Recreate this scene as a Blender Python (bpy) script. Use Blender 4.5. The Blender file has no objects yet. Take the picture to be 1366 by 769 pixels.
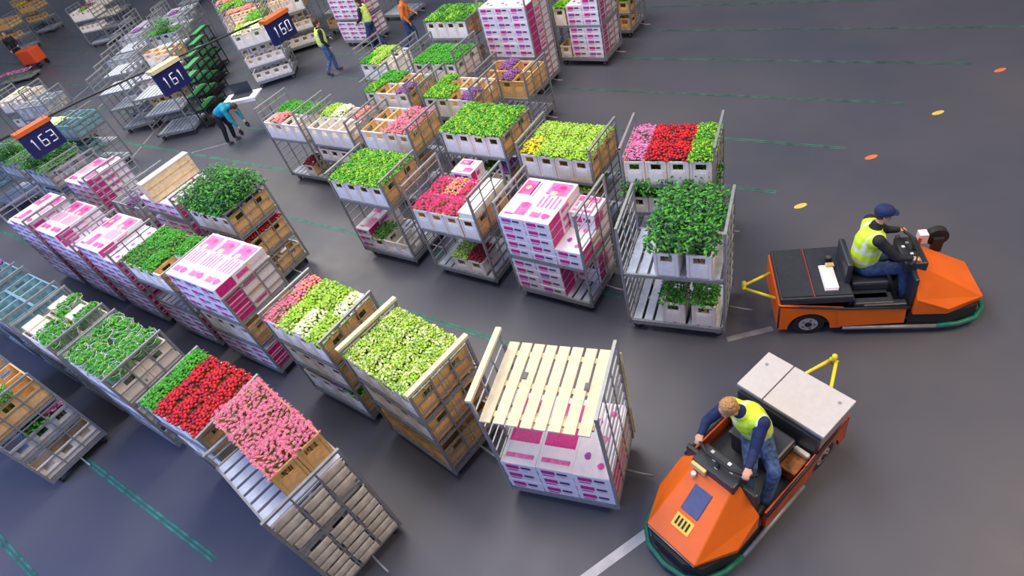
import bpy, math, random
from mathutils import Vector, Matrix
random.seed(7)
C = bpy.context.scene
COL = C.collection
PI = math.pi
R = math.radians

# ------------------------------------------------------------------ camera
cam_d = bpy.data.cameras.new('camera')
cam = bpy.data.objects.new('camera', cam_d)
COL.objects.link(cam)
C.camera = cam
F = 791.0
down = Vector((277, 816, F)).normalized()
vv = Vector((-1290, -329, F)); vv = (vv - down * down.dot(vv)).normalized()
Zc = -down; Xc = -vv; Yc = Zc.cross(Xc)
Rw = Matrix((Xc, Yc, Zc))                      # world = Rw @ (x right, y down, z forward)
right = Rw @ Vector((1, 0, 0)); up = Rw @ Vector((0, -1, 0)); back = Rw @ Vector((0, 0, -1))
M = Matrix((right, up, back)).transposed().to_4x4()
M.translation = Vector((0, 0, 7.0))
cam.matrix_world = M
cam_d.sensor_width = 36.0
cam_d.lens = 36.0 * F / 1366.0
cam_d.clip_end = 300

# ------------------------------------------------------------------ light
w = bpy.data.worlds.new('hall_air'); C.world = w; w.use_nodes = True
bg = w.node_tree.nodes['Background']
bg.inputs[0].default_value = (0.70, 0.78, 1.0, 1)
bg.inputs[1].default_value = 0.27
def area(name, loc, size, energy, color, rot=(0, 0, 0), sy=None):
    l = bpy.data.lights.new(name, 'AREA'); l.energy = energy; l.color = color
    l.size = size
    if sy: l.shape = 'RECTANGLE'; l.size_y = sy
    o = bpy.data.objects.new(name, l); o.location = loc; o.rotation_euler = rot
    COL.objects.link(o); return o
area('roof_light', (-9, 9, 13), 5, 1450, (1.0, 0.95, 0.87), sy=9)
area('roof_light', (-4, 3, 12), 4, 520, (1.0, 0.94, 0.86), sy=4)
area('roof_light', (7, 8, 13), 5, 1600, (1.0, 0.76, 0.50), sy=9)
area('roof_light', (-24, 10, 13), 7, 3000, (1.0, 0.93, 0.80), sy=9)
area('window_light', (-13, -10, 8), 16, 2500, (0.34, 0.48, 1.0), (R(62), 0, 0), 6)
C.view_settings.view_transform = 'Standard'
C.view_settings.look = 'None'
C.view_settings.gamma = 1.0
C.view_settings.exposure = 0.05
C.view_settings.use_curve_mapping = False

# ------------------------------------------------------------------ materials
MAT = {}
def mat(name, col, rough=0.6, metal=0.0, var=0.12, scale=14.0, emit=None, alpha=None, bump=0.0, trans=0.0, coat=0.0):
    if name in MAT: return MAT[name]
    m = bpy.data.materials.new(name); m.use_nodes = True
    nt = m.node_tree; b = nt.nodes['Principled BSDF']
    b.inputs['Roughness'].default_value = rough; b.inputs['Metallic'].default_value = metal
    b.inputs['Coat Weight'].default_value = coat
    tc = nt.nodes.new('ShaderNodeTexCoord'); no = nt.nodes.new('ShaderNodeTexNoise')
    no.inputs['Scale'].default_value = scale; no.inputs['Detail'].default_value = 2
    nt.links.new(tc.outputs['Object'], no.inputs['Vector'])
    cr = nt.nodes.new('ShaderNodeValToRGB')
    cr.color_ramp.elements[0].position = 0.3; cr.color_ramp.elements[1].position = 0.7
    cr.color_ramp.elements[0].color = [max(0, c * (1 - var)) for c in col] + [1]
    cr.color_ramp.elements[1].color = [min(1, c * (1 + var)) for c in col] + [1]
    nt.links.new(no.outputs['Fac'], cr.inputs['Fac'])
    nt.links.new(cr.outputs['Color'], b.inputs['Base Color'])
    if alpha is not None: b.inputs['Alpha'].default_value = alpha
    if trans: b.inputs['Transmission Weight'].default_value = trans
    if bump:
        bp = nt.nodes.new('ShaderNodeBump'); bp.inputs['Strength'].default_value = bump; bp.inputs['Distance'].default_value = 0.02
        nt.links.new(no.outputs['Fac'], bp.inputs['Height']); nt.links.new(bp.outputs['Normal'], b.inputs['Normal'])
    MAT[name] = m; return m
steel = mat('galvanised_steel', (0.30, 0.31, 0.33), 0.45, 0.35)
steel_lt = mat('zinc_slat', (0.50, 0.55, 0.66), 0.5, 0.15)
steel_dk = mat('dark_steel', (0.10, 0.11, 0.12), 0.5, 0.3)
wood = mat('pale_wood', (0.74, 0.65, 0.46), 0.7, 0, 0.1, 8)
woodtan = mat('tan_wood', (0.62, 0.42, 0.20), 0.75, 0, 0.2, 9)
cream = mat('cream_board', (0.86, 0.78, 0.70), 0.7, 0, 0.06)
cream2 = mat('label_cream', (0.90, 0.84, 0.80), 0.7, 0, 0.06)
tan = mat('kraft_and_warm_lit_board', (0.70, 0.44, 0.18), 0.8, 0, 0.15)  # kraft, and cream crate sides with warm light put into the colour
tan2 = mat('kraft_and_warm_lit_panel', (0.80, 0.47, 0.20), 0.8, 0, 0.15)
kraftlight = mat('kraft_paper', (0.72, 0.56, 0.36), 0.8, 0, 0.15)
white = mat('white_board', (0.80, 0.74, 0.80), 0.55, 0, 0.04)
magenta = mat('magenta_print', (0.62, 0.01, 0.22), 0.5, 0, 0.25, 25)
pinkprint = mat('pink_print', (0.75, 0.08, 0.36), 0.5, 0, 0.3, 25)
palepink = mat('pale_pink_print', (0.92, 0.60, 0.78), 0.5, 0, 0.15, 25)
pinkart = mat('soft_pink_art', (0.78, 0.16, 0.42), 0.5, 0, 0.3, 12)
orangeprint = mat('peach_print', (0.90, 0.55, 0.36), 0.5, 0, 0.2, 25)
purpleprint = mat('purple_print', (0.38, 0.05, 0.38), 0.5, 0, 0.25, 25)
code = mat('barcode_ink', (0.09, 0.06, 0.13), 0.6, 0, 0.5, 120)
black = mat('black_rubber', (0.015, 0.015, 0.018), 0.6)
blackpl = mat('black_vinyl', (0.03, 0.033, 0.045), 0.38)
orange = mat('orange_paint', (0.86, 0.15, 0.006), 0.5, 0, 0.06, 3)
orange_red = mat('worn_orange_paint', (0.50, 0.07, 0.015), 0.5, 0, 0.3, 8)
yellow = mat('yellow_paint', (0.85, 0.70, 0.05), 0.45)
greenrub = mat('green_bumper_rubber', (0.01, 0.16, 0.10), 0.5)
rim = mat('wheel_rim', (0.55, 0.53, 0.52), 0.4, 0.4)
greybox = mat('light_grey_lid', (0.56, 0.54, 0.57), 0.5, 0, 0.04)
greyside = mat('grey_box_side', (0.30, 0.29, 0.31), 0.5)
vest_m = mat('fluorescent_yellow', (0.68, 0.93, 0.05), 0.6, 0, 0.08)
refl = mat('reflective_band', (0.80, 0.86, 0.62), 0.35)
navy = mat('navy_cloth', (0.012, 0.025, 0.10), 0.85, 0, 0.3, 20)
denim = mat('blue_denim', (0.025, 0.055, 0.15), 0.85, 0, 0.4, 18)
denim2 = mat('faded_denim', (0.06, 0.11, 0.26), 0.85, 0, 0.6, 18)
jacket = mat('black_jacket', (0.012, 0.014, 0.022), 0.75)
skin = mat('skin', (0.62, 0.33, 0.22), 0.55, 0, 0.08)
hair_m = mat('light_brown_hair', (0.45, 0.24, 0.10), 0.7, 0, 0.4, 60, bump=0.5)
hair_d = mat('dark_hair', (0.05, 0.025, 0.015), 0.7, 0, 0.3, 60)
lip = mat('lip', (0.45, 0.13, 0.11), 0.5)
eyew = mat('eye_white', (0.85, 0.85, 0.85), 0.3); eyed = mat('iris', (0.05, 0.03, 0.02), 0.3)
shoe_m = mat('shoe_leather', (0.05, 0.04, 0.035), 0.5)
teal = mat('teal_cloth', (0.0, 0.28, 0.42), 0.7, 0, 0.3, 20)
orangecloth = mat('orange_cloth', (0.72, 0.20, 0.04), 0.8)
redcloth = mat('red_cloth', (0.70, 0.08, 0.02), 0.8)
signblue = mat('sign_blue', (0.005, 0.008, 0.09), 0.4, 0, 0.1)
signwhite = mat('sign_white', (0.85, 0.87, 0.92), 0.5)
signorange = mat('sign_orange', (0.62, 0.12, 0.02), 0.5)
screen_m = mat('tablet_screen', (0.08, 0.09, 0.20), 0.3)
stick_y = mat('warning_sticker', (0.95, 0.62, 0.05), 0.5)
bluecr = mat('blue_plastic', (0.12, 0.22, 0.42), 0.5)
tealcr = mat('teal_plastic', (0.22, 0.38, 0.42), 0.5, 0, 0.2)
greycr = mat('grey_plastic', (0.42, 0.45, 0.50), 0.5)
greycr2 = mat('grey_beige_panel', (0.58, 0.53, 0.46), 0.6, 0, 0.4, 5)
treadplate = mat('worn_tread_plate', (0.25, 0.20, 0.15), 0.7, 0.2, 0.5, 40)
film = mat('clear_film', (0.75, 0.9, 0.8), 0.2, 0, 0.05, alpha=0.16); filmrim = mat('film_rim', (0.80, 0.88, 0.84), 0.4)
BL = {}
def bl(k, c, v=0.35, s=40, r=0.55): BL[k] = mat('petal_' + k, c, r, 0, v, s)
bl('pink', (0.92, 0.20, 0.34), 0.32); bl('red', (0.62, 0.004, 0.015), 0.45); bl('darkred', (0.30, 0.005, 0.03), 0.4)
bl('magenta', (0.88, 0.02, 0.20), 0.3); bl('lime', (0.44, 0.60, 0.12), 0.4); bl('limewhite', (0.70, 0.80, 0.36), 0.25)
bl('lettuce', (0.34, 0.60, 0.03), 0.4); bl('green', (0.10, 0.34, 0.012), 0.6); bl('white', (0.9, 0.9, 0.78), 0.1)
bl('coral', (0.88, 0.34, 0.18), 0.25); bl('violet', (0.28, 0.10, 0.34), 0.35); bl('yellow', (0.95, 0.80, 0.0), 0.15)
bl('hotpink', (0.90, 0.20, 0.55), 0.25); bl('bright', (0.06, 0.36, 0.015), 0.55)
leaf = mat('leaf_green', (0.035, 0.22, 0.015), 0.5, 0, 0.6, 30)
leafdk = mat('dark_leaf_green', (0.010, 0.10, 0.025), 0.45, 0, 0.6, 30)
leaflt = mat('light_leaf_green', (0.18, 0.42, 0.02), 0.5, 0, 0.6, 30)

# ------------------------------------------------------------------ mesh builder
class MB:
    def __init__(s): s.v = []; s.f = []; s.mi = []; s.mats = []; s.sm = []
    def m(s, mt):
        if mt not in s.mats: s.mats.append(mt)
        return s.mats.index(mt)
    def add(s, vs, fs, mt, smooth=False, T=None):
        n = len(s.v)
        if T is not None: vs = [tuple(T @ Vector(p)) for p in vs]
        s.v.extend([tuple(p) for p in vs])
        i = s.m(mt)
        for f in fs: s.f.append([a + n for a in f]); s.mi.append(i); s.sm.append(smooth)
    def box(s, x0, y0, z0, x1, y1, z1, mt, T=None):
        vs = [(x0, y0, z0), (x1, y0, z0), (x1, y1, z0), (x0, y1, z0), (x0, y0, z1), (x1, y0, z1), (x1, y1, z1), (x0, y1, z1)]
        s.add(vs, [(0, 3, 2, 1), (4, 5, 6, 7), (0, 1, 5, 4), (1, 2, 6, 5), (2, 3, 7, 6), (3, 0, 4, 7)], mt, False, T)
    def tube(s, pts, r, mt, n=8, T=None, smooth=True):
        pts = [Vector(p) for p in pts]
        rs = r if isinstance(r, (list, tuple)) else [r] * len(pts)
        vs = []; fs = []
        for i, p in enumerate(pts):
            if i == 0: d = pts[1] - p
            elif i == len(pts) - 1: d = p - pts[i - 1]
            else: d = (pts[i + 1] - pts[i - 1])
            d.normalize()
            a = d.orthogonal() if abs(d.z) > 0.9 else d.cross(Vector((0, 0, 1)))
            a.normalize(); b = d.cross(a)
            for k in range(n):
                t = 2 * PI * k / n + PI / n
                vs.append(p + (a * math.cos(t) + b * math.sin(t)) * rs[i])
        for i in range(len(pts) - 1):
            for k in range(n):
                fs.append((i * n + k, i * n + (k + 1) % n, (i + 1) * n + (k + 1) % n, (i + 1) * n + k))
        fs.append(tuple(range(n))[::-1]); fs.append(tuple((len(pts) - 1) * n + k for k in range(n)))
        s.add(vs, fs, mt, smooth, T)
    def cyl(s, c, r, h, mt, axis='z', n=20, T=None):
        c = Vector(c); d = {'x': Vector((h / 2, 0, 0)), 'y': Vector((0, h / 2, 0)), 'z': Vector((0, 0, h / 2))}[axis]
        s.tube([c - d, c + d], r, mt, n, T, False)
    def prism(s, poly, y0, y1, mt, T=None):   # poly in x,z ; extruded in y
        n = len(poly)
        vs = [(x, y0, z) for x, z in poly] + [(x, y1, z) for x, z in poly]
        fs = [tuple(range(n)), tuple(range(2 * n - 1, n - 1, -1))] + [(i, i + n, (i + 1) % n + n, (i + 1) % n) for i in range(n)]
        s.add(vs, fs, mt, False, T)
    def ell(s, c, rx, ry, rz, mt, nu=12, nv=8, T=None, fn=None):
        vs = []; fs = []
        for j in range(nv + 1):
            ph = PI * j / nv
            for i in range(nu):
                th = 2 * PI * i / nu
                p = Vector((math.sin(ph) * math.cos(th), math.sin(ph) * math.sin(th), math.cos(ph)))
                if fn: p = fn(p)
                vs.append((c[0] + rx * p[0], c[1] + ry * p[1], c[2] + rz * p[2]))
        for j in range(nv):
            for i in range(nu):
                fs.append((j * nu + i, (j + 1) * nu + i, (j + 1) * nu + (i + 1) % nu, j * nu + (i + 1) % nu))
        s.add(vs, fs, mt, True, T)
    def mesh(s, name, bevel=0):
        me = bpy.data.meshes.new(name); me.from_pydata(s.v, [], s.f)
        for x in s.mats: me.materials.append(x)
        me.polygons.foreach_set('material_index', s.mi); me.polygons.foreach_set('use_smooth', s.sm)
        me.update(); return me

def ob(name, me, parent=None, loc=(0, 0, 0), rz=0.0, bevel=0):
    o = bpy.data.objects.new(name, me); COL.objects.link(o)
    o.location = loc; o.rotation_euler = (0, 0, rz)
    if parent: o.parent = parent
    if bevel:
        b = o.modifiers.new('bevel', 'BEVEL'); b.width = bevel; b.segments = 2; b.limit_method = 'ANGLE'
    return o
def tag(o, label, cat, group=None):
    o['label'] = label; o['category'] = cat
    if group: o['group'] = group
    return o
def empty(name, loc, rz, label, cat, group=None):
    o = bpy.data.objects.new(name, None); COL.objects.link(o); o.empty_display_size = 0.1
    o.location = loc; o.rotation_euler = (0, 0, rz)
    return tag(o, label, cat, group)

# ------------------------------------------------------------------ floor
def floor_mat():
    m = bpy.data.materials.new('hall_floor'); m.use_nodes = True; nt = m.node_tree; b = nt.nodes['Principled BSDF']
    tc = nt.nodes.new('ShaderNodeTexCoord')
    n1 = nt.nodes.new('ShaderNodeTexNoise'); n1.inputs['Scale'].default_value = 0.22; n1.inputs['Detail'].default_value = 5
    n2 = nt.nodes.new('ShaderNodeTexNoise'); n2.inputs['Scale'].default_value = 3; n2.inputs['Detail'].default_value = 6
    nt.links.new(tc.outputs['Object'], n1.inputs['Vector']); nt.links.new(tc.outputs['Object'], n2.inputs['Vector'])
    cr = nt.nodes.new('ShaderNodeValToRGB')
    cr.color_ramp.elements[0].color = (0.060, 0.068, 0.104, 1); cr.color_ramp.elements[1].color = (0.094, 0.092, 0.112, 1)
    cr.color_ramp.elements[0].position = 0.35; cr.color_ramp.elements[1].position = 0.65
    nt.links.new(n1.outputs['Fac'], cr.inputs['Fac'])
    nt.links.new(cr.outputs['Color'], b.inputs['Base Color'])
    mr = nt.nodes.new('ShaderNodeMapRange'); mr.inputs[3].default_value = 0.38; mr.inputs[4].default_value = 0.55
    nt.links.new(n2.outputs['Fac'], mr.inputs[0]); nt.links.new(mr.outputs[0], b.inputs['Roughness'])
    return m
fb = MB(); fb.add([(-90, -12, 0), (14, -12, 0), (14, 50, 0), (-90, 50, 0)], [(0, 1, 2, 3)], floor_mat())
floor = ob('floor', fb.mesh('floor')); floor['kind'] = 'structure'
paint_g = mat('green_line_paint', (0.015, 0.17, 0.13), 0.55, 0, 0.45, 6)
paint_gw = mat('faded_green_line_paint', (0.045, 0.13, 0.10), 0.6, 0, 0.5, 4)
paint_w = mat('white_line_paint', (0.55, 0.55, 0.58), 0.6, 0, 0.15, 5)
paint_dim = mat('worn_white_line_paint', (0.20, 0.20, 0.23), 0.6, 0, 0.3, 5)
def strip(name, a, b, wd, mt, z=0.003):
    a = Vector(a); b = Vector(b); d = (b - a).normalized(); n = Vector((-d.y, d.x)) * wd / 2
    m = MB(); m.add([(*(a - n), 0), (*(b - n), 0), (*(b + n), 0), (*(a + n), 0)], [(0, 1, 2, 3)], mt)
    return ob(name, m.mesh(name), floor, (0, 0, z))
for (y, xe, dy) in [(-1.74, -7.6, 0), (-0.27, -6.62, 0), (1.3, -5.8, 0), (2.85, -5.0, 0), (4.38, -4.2, 0), (5.88, -3.4, 0), (7.45, -2.6, 0), (9.04, -1.82, 0), (10.6, -1.0, -.04), (12.12, -0.25, .1), (13.8, 0.63, .04), (15.35, 1.45, .1), (16.9, 2.2, .1), (18.5, 3.0, .1)]:
    for s in (-.028, .028):
        strip('painted_line', (-45, y + s), (xe, y + dy + s), 0.03, paint_g if y < 8 else paint_gw)
strip('white_painted_line', (-2.35, 1.15), (-1.55, 2.58), 0.11, paint_w)
strip('white_painted_line', (-1.62, 5.55), (-1.1, 5.95), 0.09, paint_dim)
strip('white_painted_line', (-20.2, 6.2), (-21.7, 8.6), 0.07, paint_dim)
strip('white_painted_line', (-18.6, 7.2), (-17.0, 8.3), 0.05, paint_dim)
strip('white_painted_line', (-29.2, 8.2), (-31.5, 12.2), 0.08, paint_dim)
strip('white_painted_line', (-26.5, 8.2), (-28.0, 10.6), 0.08, paint_dim)
for k, (x, y) in enumerate([(-1.36, 8.75), (-0.56, 10.35), (0.27, 11.94), (1.10, 13.59)]):
    m = MB(); mt = mat('yellow_marker', (0.75, 0.55, 0.12), 0.5) if k % 2 == 0 else mat('orange_marker', (0.78, 0.20, 0.06), 0.5)
    vs = [(0.115 * math.cos(t * PI / 8), 0.055 * math.sin(t * PI / 8), 0) for t in range(16)]
    m.add([(p[0], p[1], 0.0) for p in vs] + [(p[0], p[1], 0.004) for p in vs], [tuple(range(16, 32))] + [(i, (i + 1) % 16, (i + 1) % 16 + 16, i + 16) for i in range(16)], mt)
    ob('floor_marker', m.mesh('floor_marker'), floor, (x, y, 0.002), R(45))

# ------------------------------------------------------------------ trolley kit
W_, D_ = 1.35, 1.0
def m_deck():
    m = MB()
    for a in ((0, 0, W_, .045), (0, D_ - .045, W_, D_), (0, 0, .045, D_), (W_ - .045, 0, W_, D_)): m.box(a[0], a[1], .16, a[2], a[3], .24, steel)
    m.box(.04, .47, .16, W_ - .04, .53, .225, steel)
    return m.mesh('base_frame')
def m_caster():
    m = MB(); m.cyl((0, 0, .065), .065, .035, black, 'y', 14); m.cyl((0, 0, .065), .03, .04, rim, 'y', 10)
    m.box(-.03, -.03, .12, .03, .03, .165, steel_dk); m.box(-.02, -.026, .05, .02, -.02, .13, steel_dk); m.box(-.02, .02, .05, .02, .026, .13, steel_dk)
    return m.mesh('caster')
def m_slat(mt, wd=.118, th=.018, L=D_ - .05):
    m = MB(); m.box(-wd / 2, 0, 0, wd / 2, L, th, mt); m.box(-wd / 2, 0, -.018, -wd / 2 + .01, L, 0, mt); m.box(wd / 2 - .01, 0, -.018, wd / 2, L, 0, mt)
    return m.mesh('slat')
def m_shelf_frame():
    m = MB(); m.box(0, 0, 0, W_, .03, .055, steel); m.box(0, D_ - .03, 0, W_, D_, .055, steel)
    m.box(0, 0, 0, .03, D_, .04, steel); m.box(W_ - .03, 0, 0, W_, D_, .04, steel); m.box(0, .48, 0, W_, .52, .025, steel)
    return m.mesh('shelf_frame')
def m_endframe(h, joined):
    m = MB()
    for y in (.018, D_ - .018): m.box(-.016, y - .018, .16, .016, y + .018, h, steel)
    m.box(-.018, 0, h - .02, .018, D_, h + .012, steel)
    for y in (.34, .66): m.box(-.007, y - .01, .2, .007, y + .01, h, steel)
    if joined:
        z = .34
        while z < h - .08: m.box(-.008, .02, z, .008, D_ - .02, z + .016, steel); z += .17
    return m.mesh('end_frame')
def m_rail():
    m = MB(); m.box(-.008, .02, 0, .008, D_ - .02, .016, steel); return m.mesh('rail')
def m_board():
    m = MB(); m.box(-.035, -.01, -.02, .035, D_ + .01, .02, wood); return m.mesh('top_board')
KIT = dict(deck=m_deck(), caster=m_caster(), slat=m_slat(steel_lt), slatj=None, shelf=m_shelf_frame(), rail=m_rail(), board=m_board())
def m_slats_joined():
    m = MB()
    for i in range(8): m.box(.06 + i * .16, .025, 0, .06 + i * .16 + .115, D_ - .025, .018, steel_lt)
    return m.mesh('slats')
KIT['slatj'] = m_slats_joined()
_m = MB(); _m.tube([(W_, .5, .2), (W_ + .20, .5, .17), (W_ + .33, .5, .17)], .014, steel, 6); KIT['tow'] = _m.mesh('tow_bar')
EF = {}
CARTS = []
def trolley(nm, label, x, y, h, levels, near=True, H=2.0, boards=False, group='flower auction trolleys'):
    t = empty('flower_trolley', (x, y, 0), R(h), label, 'trolley', group)
    ob('base_frame', KIT['deck'], t)
    for cx in (.1, W_ - .1):
        for cy in (.1, D_ - .1): ob('caster', KIT['caster'], t, (cx, cy, 0))
    if near:
        for i in range(8): ob('deck_slat', KIT['slat'], t, (.12 + i * .1585, .025, .235))
    else: ob('deck_slats', KIT['slatj'], t, (0, 0, .235))['kind'] = 'stuff'
    k = (round(H, 2), not near)
    if k not in EF: EF[k] = m_endframe(H, not near)
    for ex in (0, W_):
        e = ob('end_frame', EF[k], t, (ex, 0, 0))
        if near:
            z = .34
            while z < H - .08: ob('rail', KIT['rail'], e, (0, 0, z)); z += .17
        if boards and (ex == 0 or nm != 'plank-topped trolley'): ob('top_board', KIT['board'], e, (0, 0, H + .03))['label'] = 'pale wooden top board'
    for z in levels:
        s = ob('shelf', KIT['shelf'], t, (0, 0, z - .055))
        if near:
            for i in range(8): ob('slat', KIT['slat'], s, (.12 + i * .1585, .025, .037))
        else: ob('slats', KIT['slatj'], s, (0, 0, .037))['kind'] = 'stuff'
    if nm != 'silver' and 'upper sign' not in nm:
        ob('tow_bar', KIT['tow'], t)
    c, s_ = math.cos(R(h)), math.sin(R(h))
    T = lambda u, v, z=0: (x + u * c - v * s_, y + u * s_ + v * c, z)
    return dict(nm=nm, T=T, h=R(h), obj=t, lev=[.255] + list(levels))

# crate: 0.31 x 0.45 x 0.40, open top, hand holes in all four walls
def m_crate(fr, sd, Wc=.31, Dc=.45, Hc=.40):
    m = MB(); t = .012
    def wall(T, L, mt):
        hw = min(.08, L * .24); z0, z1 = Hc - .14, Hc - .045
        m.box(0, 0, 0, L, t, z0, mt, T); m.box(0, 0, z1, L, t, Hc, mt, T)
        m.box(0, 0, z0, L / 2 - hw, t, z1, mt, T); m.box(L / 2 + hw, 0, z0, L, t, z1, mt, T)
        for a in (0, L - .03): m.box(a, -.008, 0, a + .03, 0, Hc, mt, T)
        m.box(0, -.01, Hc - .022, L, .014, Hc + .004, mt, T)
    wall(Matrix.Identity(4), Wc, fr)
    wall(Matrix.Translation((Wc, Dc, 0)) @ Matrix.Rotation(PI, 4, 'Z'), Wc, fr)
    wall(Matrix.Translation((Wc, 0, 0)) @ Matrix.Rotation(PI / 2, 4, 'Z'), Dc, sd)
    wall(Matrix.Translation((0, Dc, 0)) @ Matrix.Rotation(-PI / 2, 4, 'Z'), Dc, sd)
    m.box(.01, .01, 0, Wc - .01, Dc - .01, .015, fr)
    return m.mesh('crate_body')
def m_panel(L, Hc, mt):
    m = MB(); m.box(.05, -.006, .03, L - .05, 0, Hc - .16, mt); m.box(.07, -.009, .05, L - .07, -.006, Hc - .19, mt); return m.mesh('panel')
CR = {}
for k, (a, b, p, q) in dict(std=(cream, tan, cream2, tan2), cream=(cream, cream, cream2, cream), blue=(bluecr, bluecr, greycr, bluecr),  # std sides tan: warm light from the right painted into one cream board
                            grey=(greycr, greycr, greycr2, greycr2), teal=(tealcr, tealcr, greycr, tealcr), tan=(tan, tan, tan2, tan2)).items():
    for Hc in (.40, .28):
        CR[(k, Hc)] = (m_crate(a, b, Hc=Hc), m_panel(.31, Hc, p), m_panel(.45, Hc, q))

# flowers
def jit(a): return random.uniform(-a, a)
ICO = None
def ico():
    global ICO
    if ICO is None:
        import bmesh
        b = bmesh.new(); bmesh.ops.create_icosphere(b, subdivisions=1, radius=1)
        b.verts.ensure_lookup_table()
        ICO = ([v.co.copy() for v in b.verts], [tuple(v.index for v in f.verts) for f in b.faces])
        # subdiv 1 -> 20*? keep
        b.free()
    return ICO
def bloom(m, c, r, mt, rough=.22, flat=1.0):
    vs, fs = ico()
    out = []
    for p in vs:
        k = r * (1 + jit(rough)); out.append((c[0] + p.x * k, c[1] + p.y * k, c[2] + p.z * k * flat))
    m.add(out, fs, mt, rough < .4)
def daisy(m, c, r, mt, n=9):
    tilt = Matrix.Rotation(jit(.5), 3, 'X') @ Matrix.Rotation(jit(.5), 3, 'Y')
    vs = [Vector((0, 0, .004))]; fs = []
    for i in range(n):
        a = 2 * PI * i / n
        vs += [Vector((math.cos(a - .25) * r * .6, math.sin(a - .25) * r * .6, r * .25)), Vector((math.cos(a) * r, math.sin(a) * r, r * (.12 + jit(.2)))), Vector((math.cos(a + .25) * r * .6, math.sin(a + .25) * r * .6, r * .22))]
        b = 1 + i * 3; fs.append((0, b, b + 1, b + 2))
    m.add([tuple(Vector(c) + tilt @ v) for v in vs], fs, mt, False)
    bloom(m, (c[0], c[1], c[2] + r * .15), r * .42, mt, .15, .6)
def leafq(m, c, L, wd, az, el, mt, droop=.3):
    d = Vector((math.cos(az) * math.cos(el), math.sin(az) * math.cos(el), math.sin(el)))
    n = Vector((-math.sin(az), math.cos(az), 0)); c = Vector(c)
    u = d.cross(n) * -1
    p1 = c + d * L * .5 + n * wd / 2 + u * wd * .2; p2 = c + d * L * .5 - n * wd / 2 + u * wd * .2; p0 = c + d * L * .5
    tip = c + d * L + Vector((0, 0, -droop * L))
    m.add([tuple(c), tuple(p1), tuple(p0), tuple(p2), tuple(tip)], [(0, 2, 1), (0, 3, 2), (1, 2, 4), (2, 3, 4)], mt, False)
KINDS = {  # letter: heads material(s), count, radius, leaf mat, nleaf, overflow, style, words
    'P': (['pink'], 120, .030, leaf, 14, 1.08, 'daisy', 'pink chrysanthemum'),
    'R': (['red', 'red', 'darkred'], 90, .027, leaf, 14, 1.04, 'ball', 'bright red rose'),
    'D': (['darkred'], 80, .028, leafdk, 20, 1.0, 'ball', 'dark red rose'),
    'M': (['magenta'], 70, .034, leaf, 12, 1.04, 'daisy', 'magenta gerbera'),
    'H': (['hotpink'], 90, .030, leaf, 12, 1.04, 'daisy', 'hot pink chrysanthemum'),
    'L': (['lime', 'lime', 'limewhite', 'lettuce'], 190, .019, leaflt, 60, 1.08, 'frill', 'pale lime hydrangea'),
    'Y': (['lettuce', 'lettuce', 'lime'], 150, .024, leaflt, 90, 1.12, 'frill', 'yellow-green chrysanthemum'),
    'W': (['limewhite', 'white'], 120, .026, leaflt, 20, 1.04, 'frill', 'creamy white chrysanthemum'),
    'O': (['coral', 'coral', 'pink'], 90, .026, leaf, 14, 1.02, 'ball', 'coral rose'),
    'V': (['violet'], 80, .026, leafdk, 30, 1.0, 'ball', 'violet statice'),
    'y': (['yellow'], 80, .030, leaf, 12, 1.02, 'daisy', 'yellow chrysanthemum'),
    'G': (['green', 'bright', 'lettuce'], 110, .022, leaflt, 260, 1.14, 'frill', 'fresh green foliage'),
    'B': (['bright'], 110, .023, leaf, 180, 1.04, 'frill', 'bright green foliage'),
    'K': (['green'], 0, .03, leafdk, 520, 1.55, 'leafy', 'dark green branch'),
    'k': (['bright', 'green'], 40, .022, leaf, 220, 1.2, 'frill', 'green leafy'),
}
BM = {}
def bunch_meshes(k, var):
    if (k, var) in BM: return BM[(k, var)]
    random.seed(hash((ord(k), var)) % 9999)
    ms, n, r, lm, nl, ov, style, _ = KINDS[k]
    hx, hy = .155 * ov, .225 * ov
    heads = MB(); fol = MB()
    pts = []
    tries = 0
    while len(pts) < n and tries < n * 40:
        tries += 1
        x, y = jit(hx), jit(hy)
        if all((x - a) ** 2 + (y - b) ** 2 > (r * 1.35) ** 2 for a, b in pts): pts.append((x, y))
    for x, y in pts:
        z = .07 * (1 - (x / hx) ** 2 * .5 - (y / hy) ** 2 * .5) + jit(.014)
        mt = BL[random.choice(ms)]
        if style == 'daisy': daisy(heads, (x, y, z), r * 1.12, mt)
        elif style == 'frill':
            bloom(heads, (x, y, z), r, mt, .5, .9)
        else: bloom(heads, (x, y, z), r, mt, .2, .85)
    big = style == 'leafy'
    for i in range(nl):
        x, y = jit(hx), jit(hy)
        if big:
            z = random.uniform(-.10, .34) * (1 - (x / hx) ** 2 * .45 - (y / hy) ** 2 * .45)
            leafq(fol, (x, y, z), random.uniform(.06, .11), random.uniform(.03, .05), random.uniform(0, 2 * PI), random.uniform(-.3, .9), random.choice([leafdk, leaf, leafdk, leaf, BL['bright']]))
        else:
            z = .05 * (1 - (x / hx) ** 2 * .6 - (y / hy) ** 2 * .6) + (jit(.03) if style == 'frill' else -.03 + jit(.02))
            leafq(fol, (x, y, z), random.uniform(.05, .09), random.uniform(.02, .035), random.uniform(0, 2 * PI), random.uniform(-.1, .9), lm if random.random() < .7 else leaf)
    # stems down into the crate
    for i in range(14 if not big else 22):
        x, y = jit(.10), jit(.16); sx, sy = x * (1.5 if big else 1.1), y * (1.4 if big else 1.1)
        fol.tube([(x * .6, y * .6, -.34 if not big else -.42), (sx, sy, .02 if not big else .12)], .006, leafdk if big else leaf, 4)
    res = (heads.mesh('flower_heads') if n else None, fol.mesh('foliage'))
    random.seed(len(BM) + 11)
    BM[(k, var)] = res; return res
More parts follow.
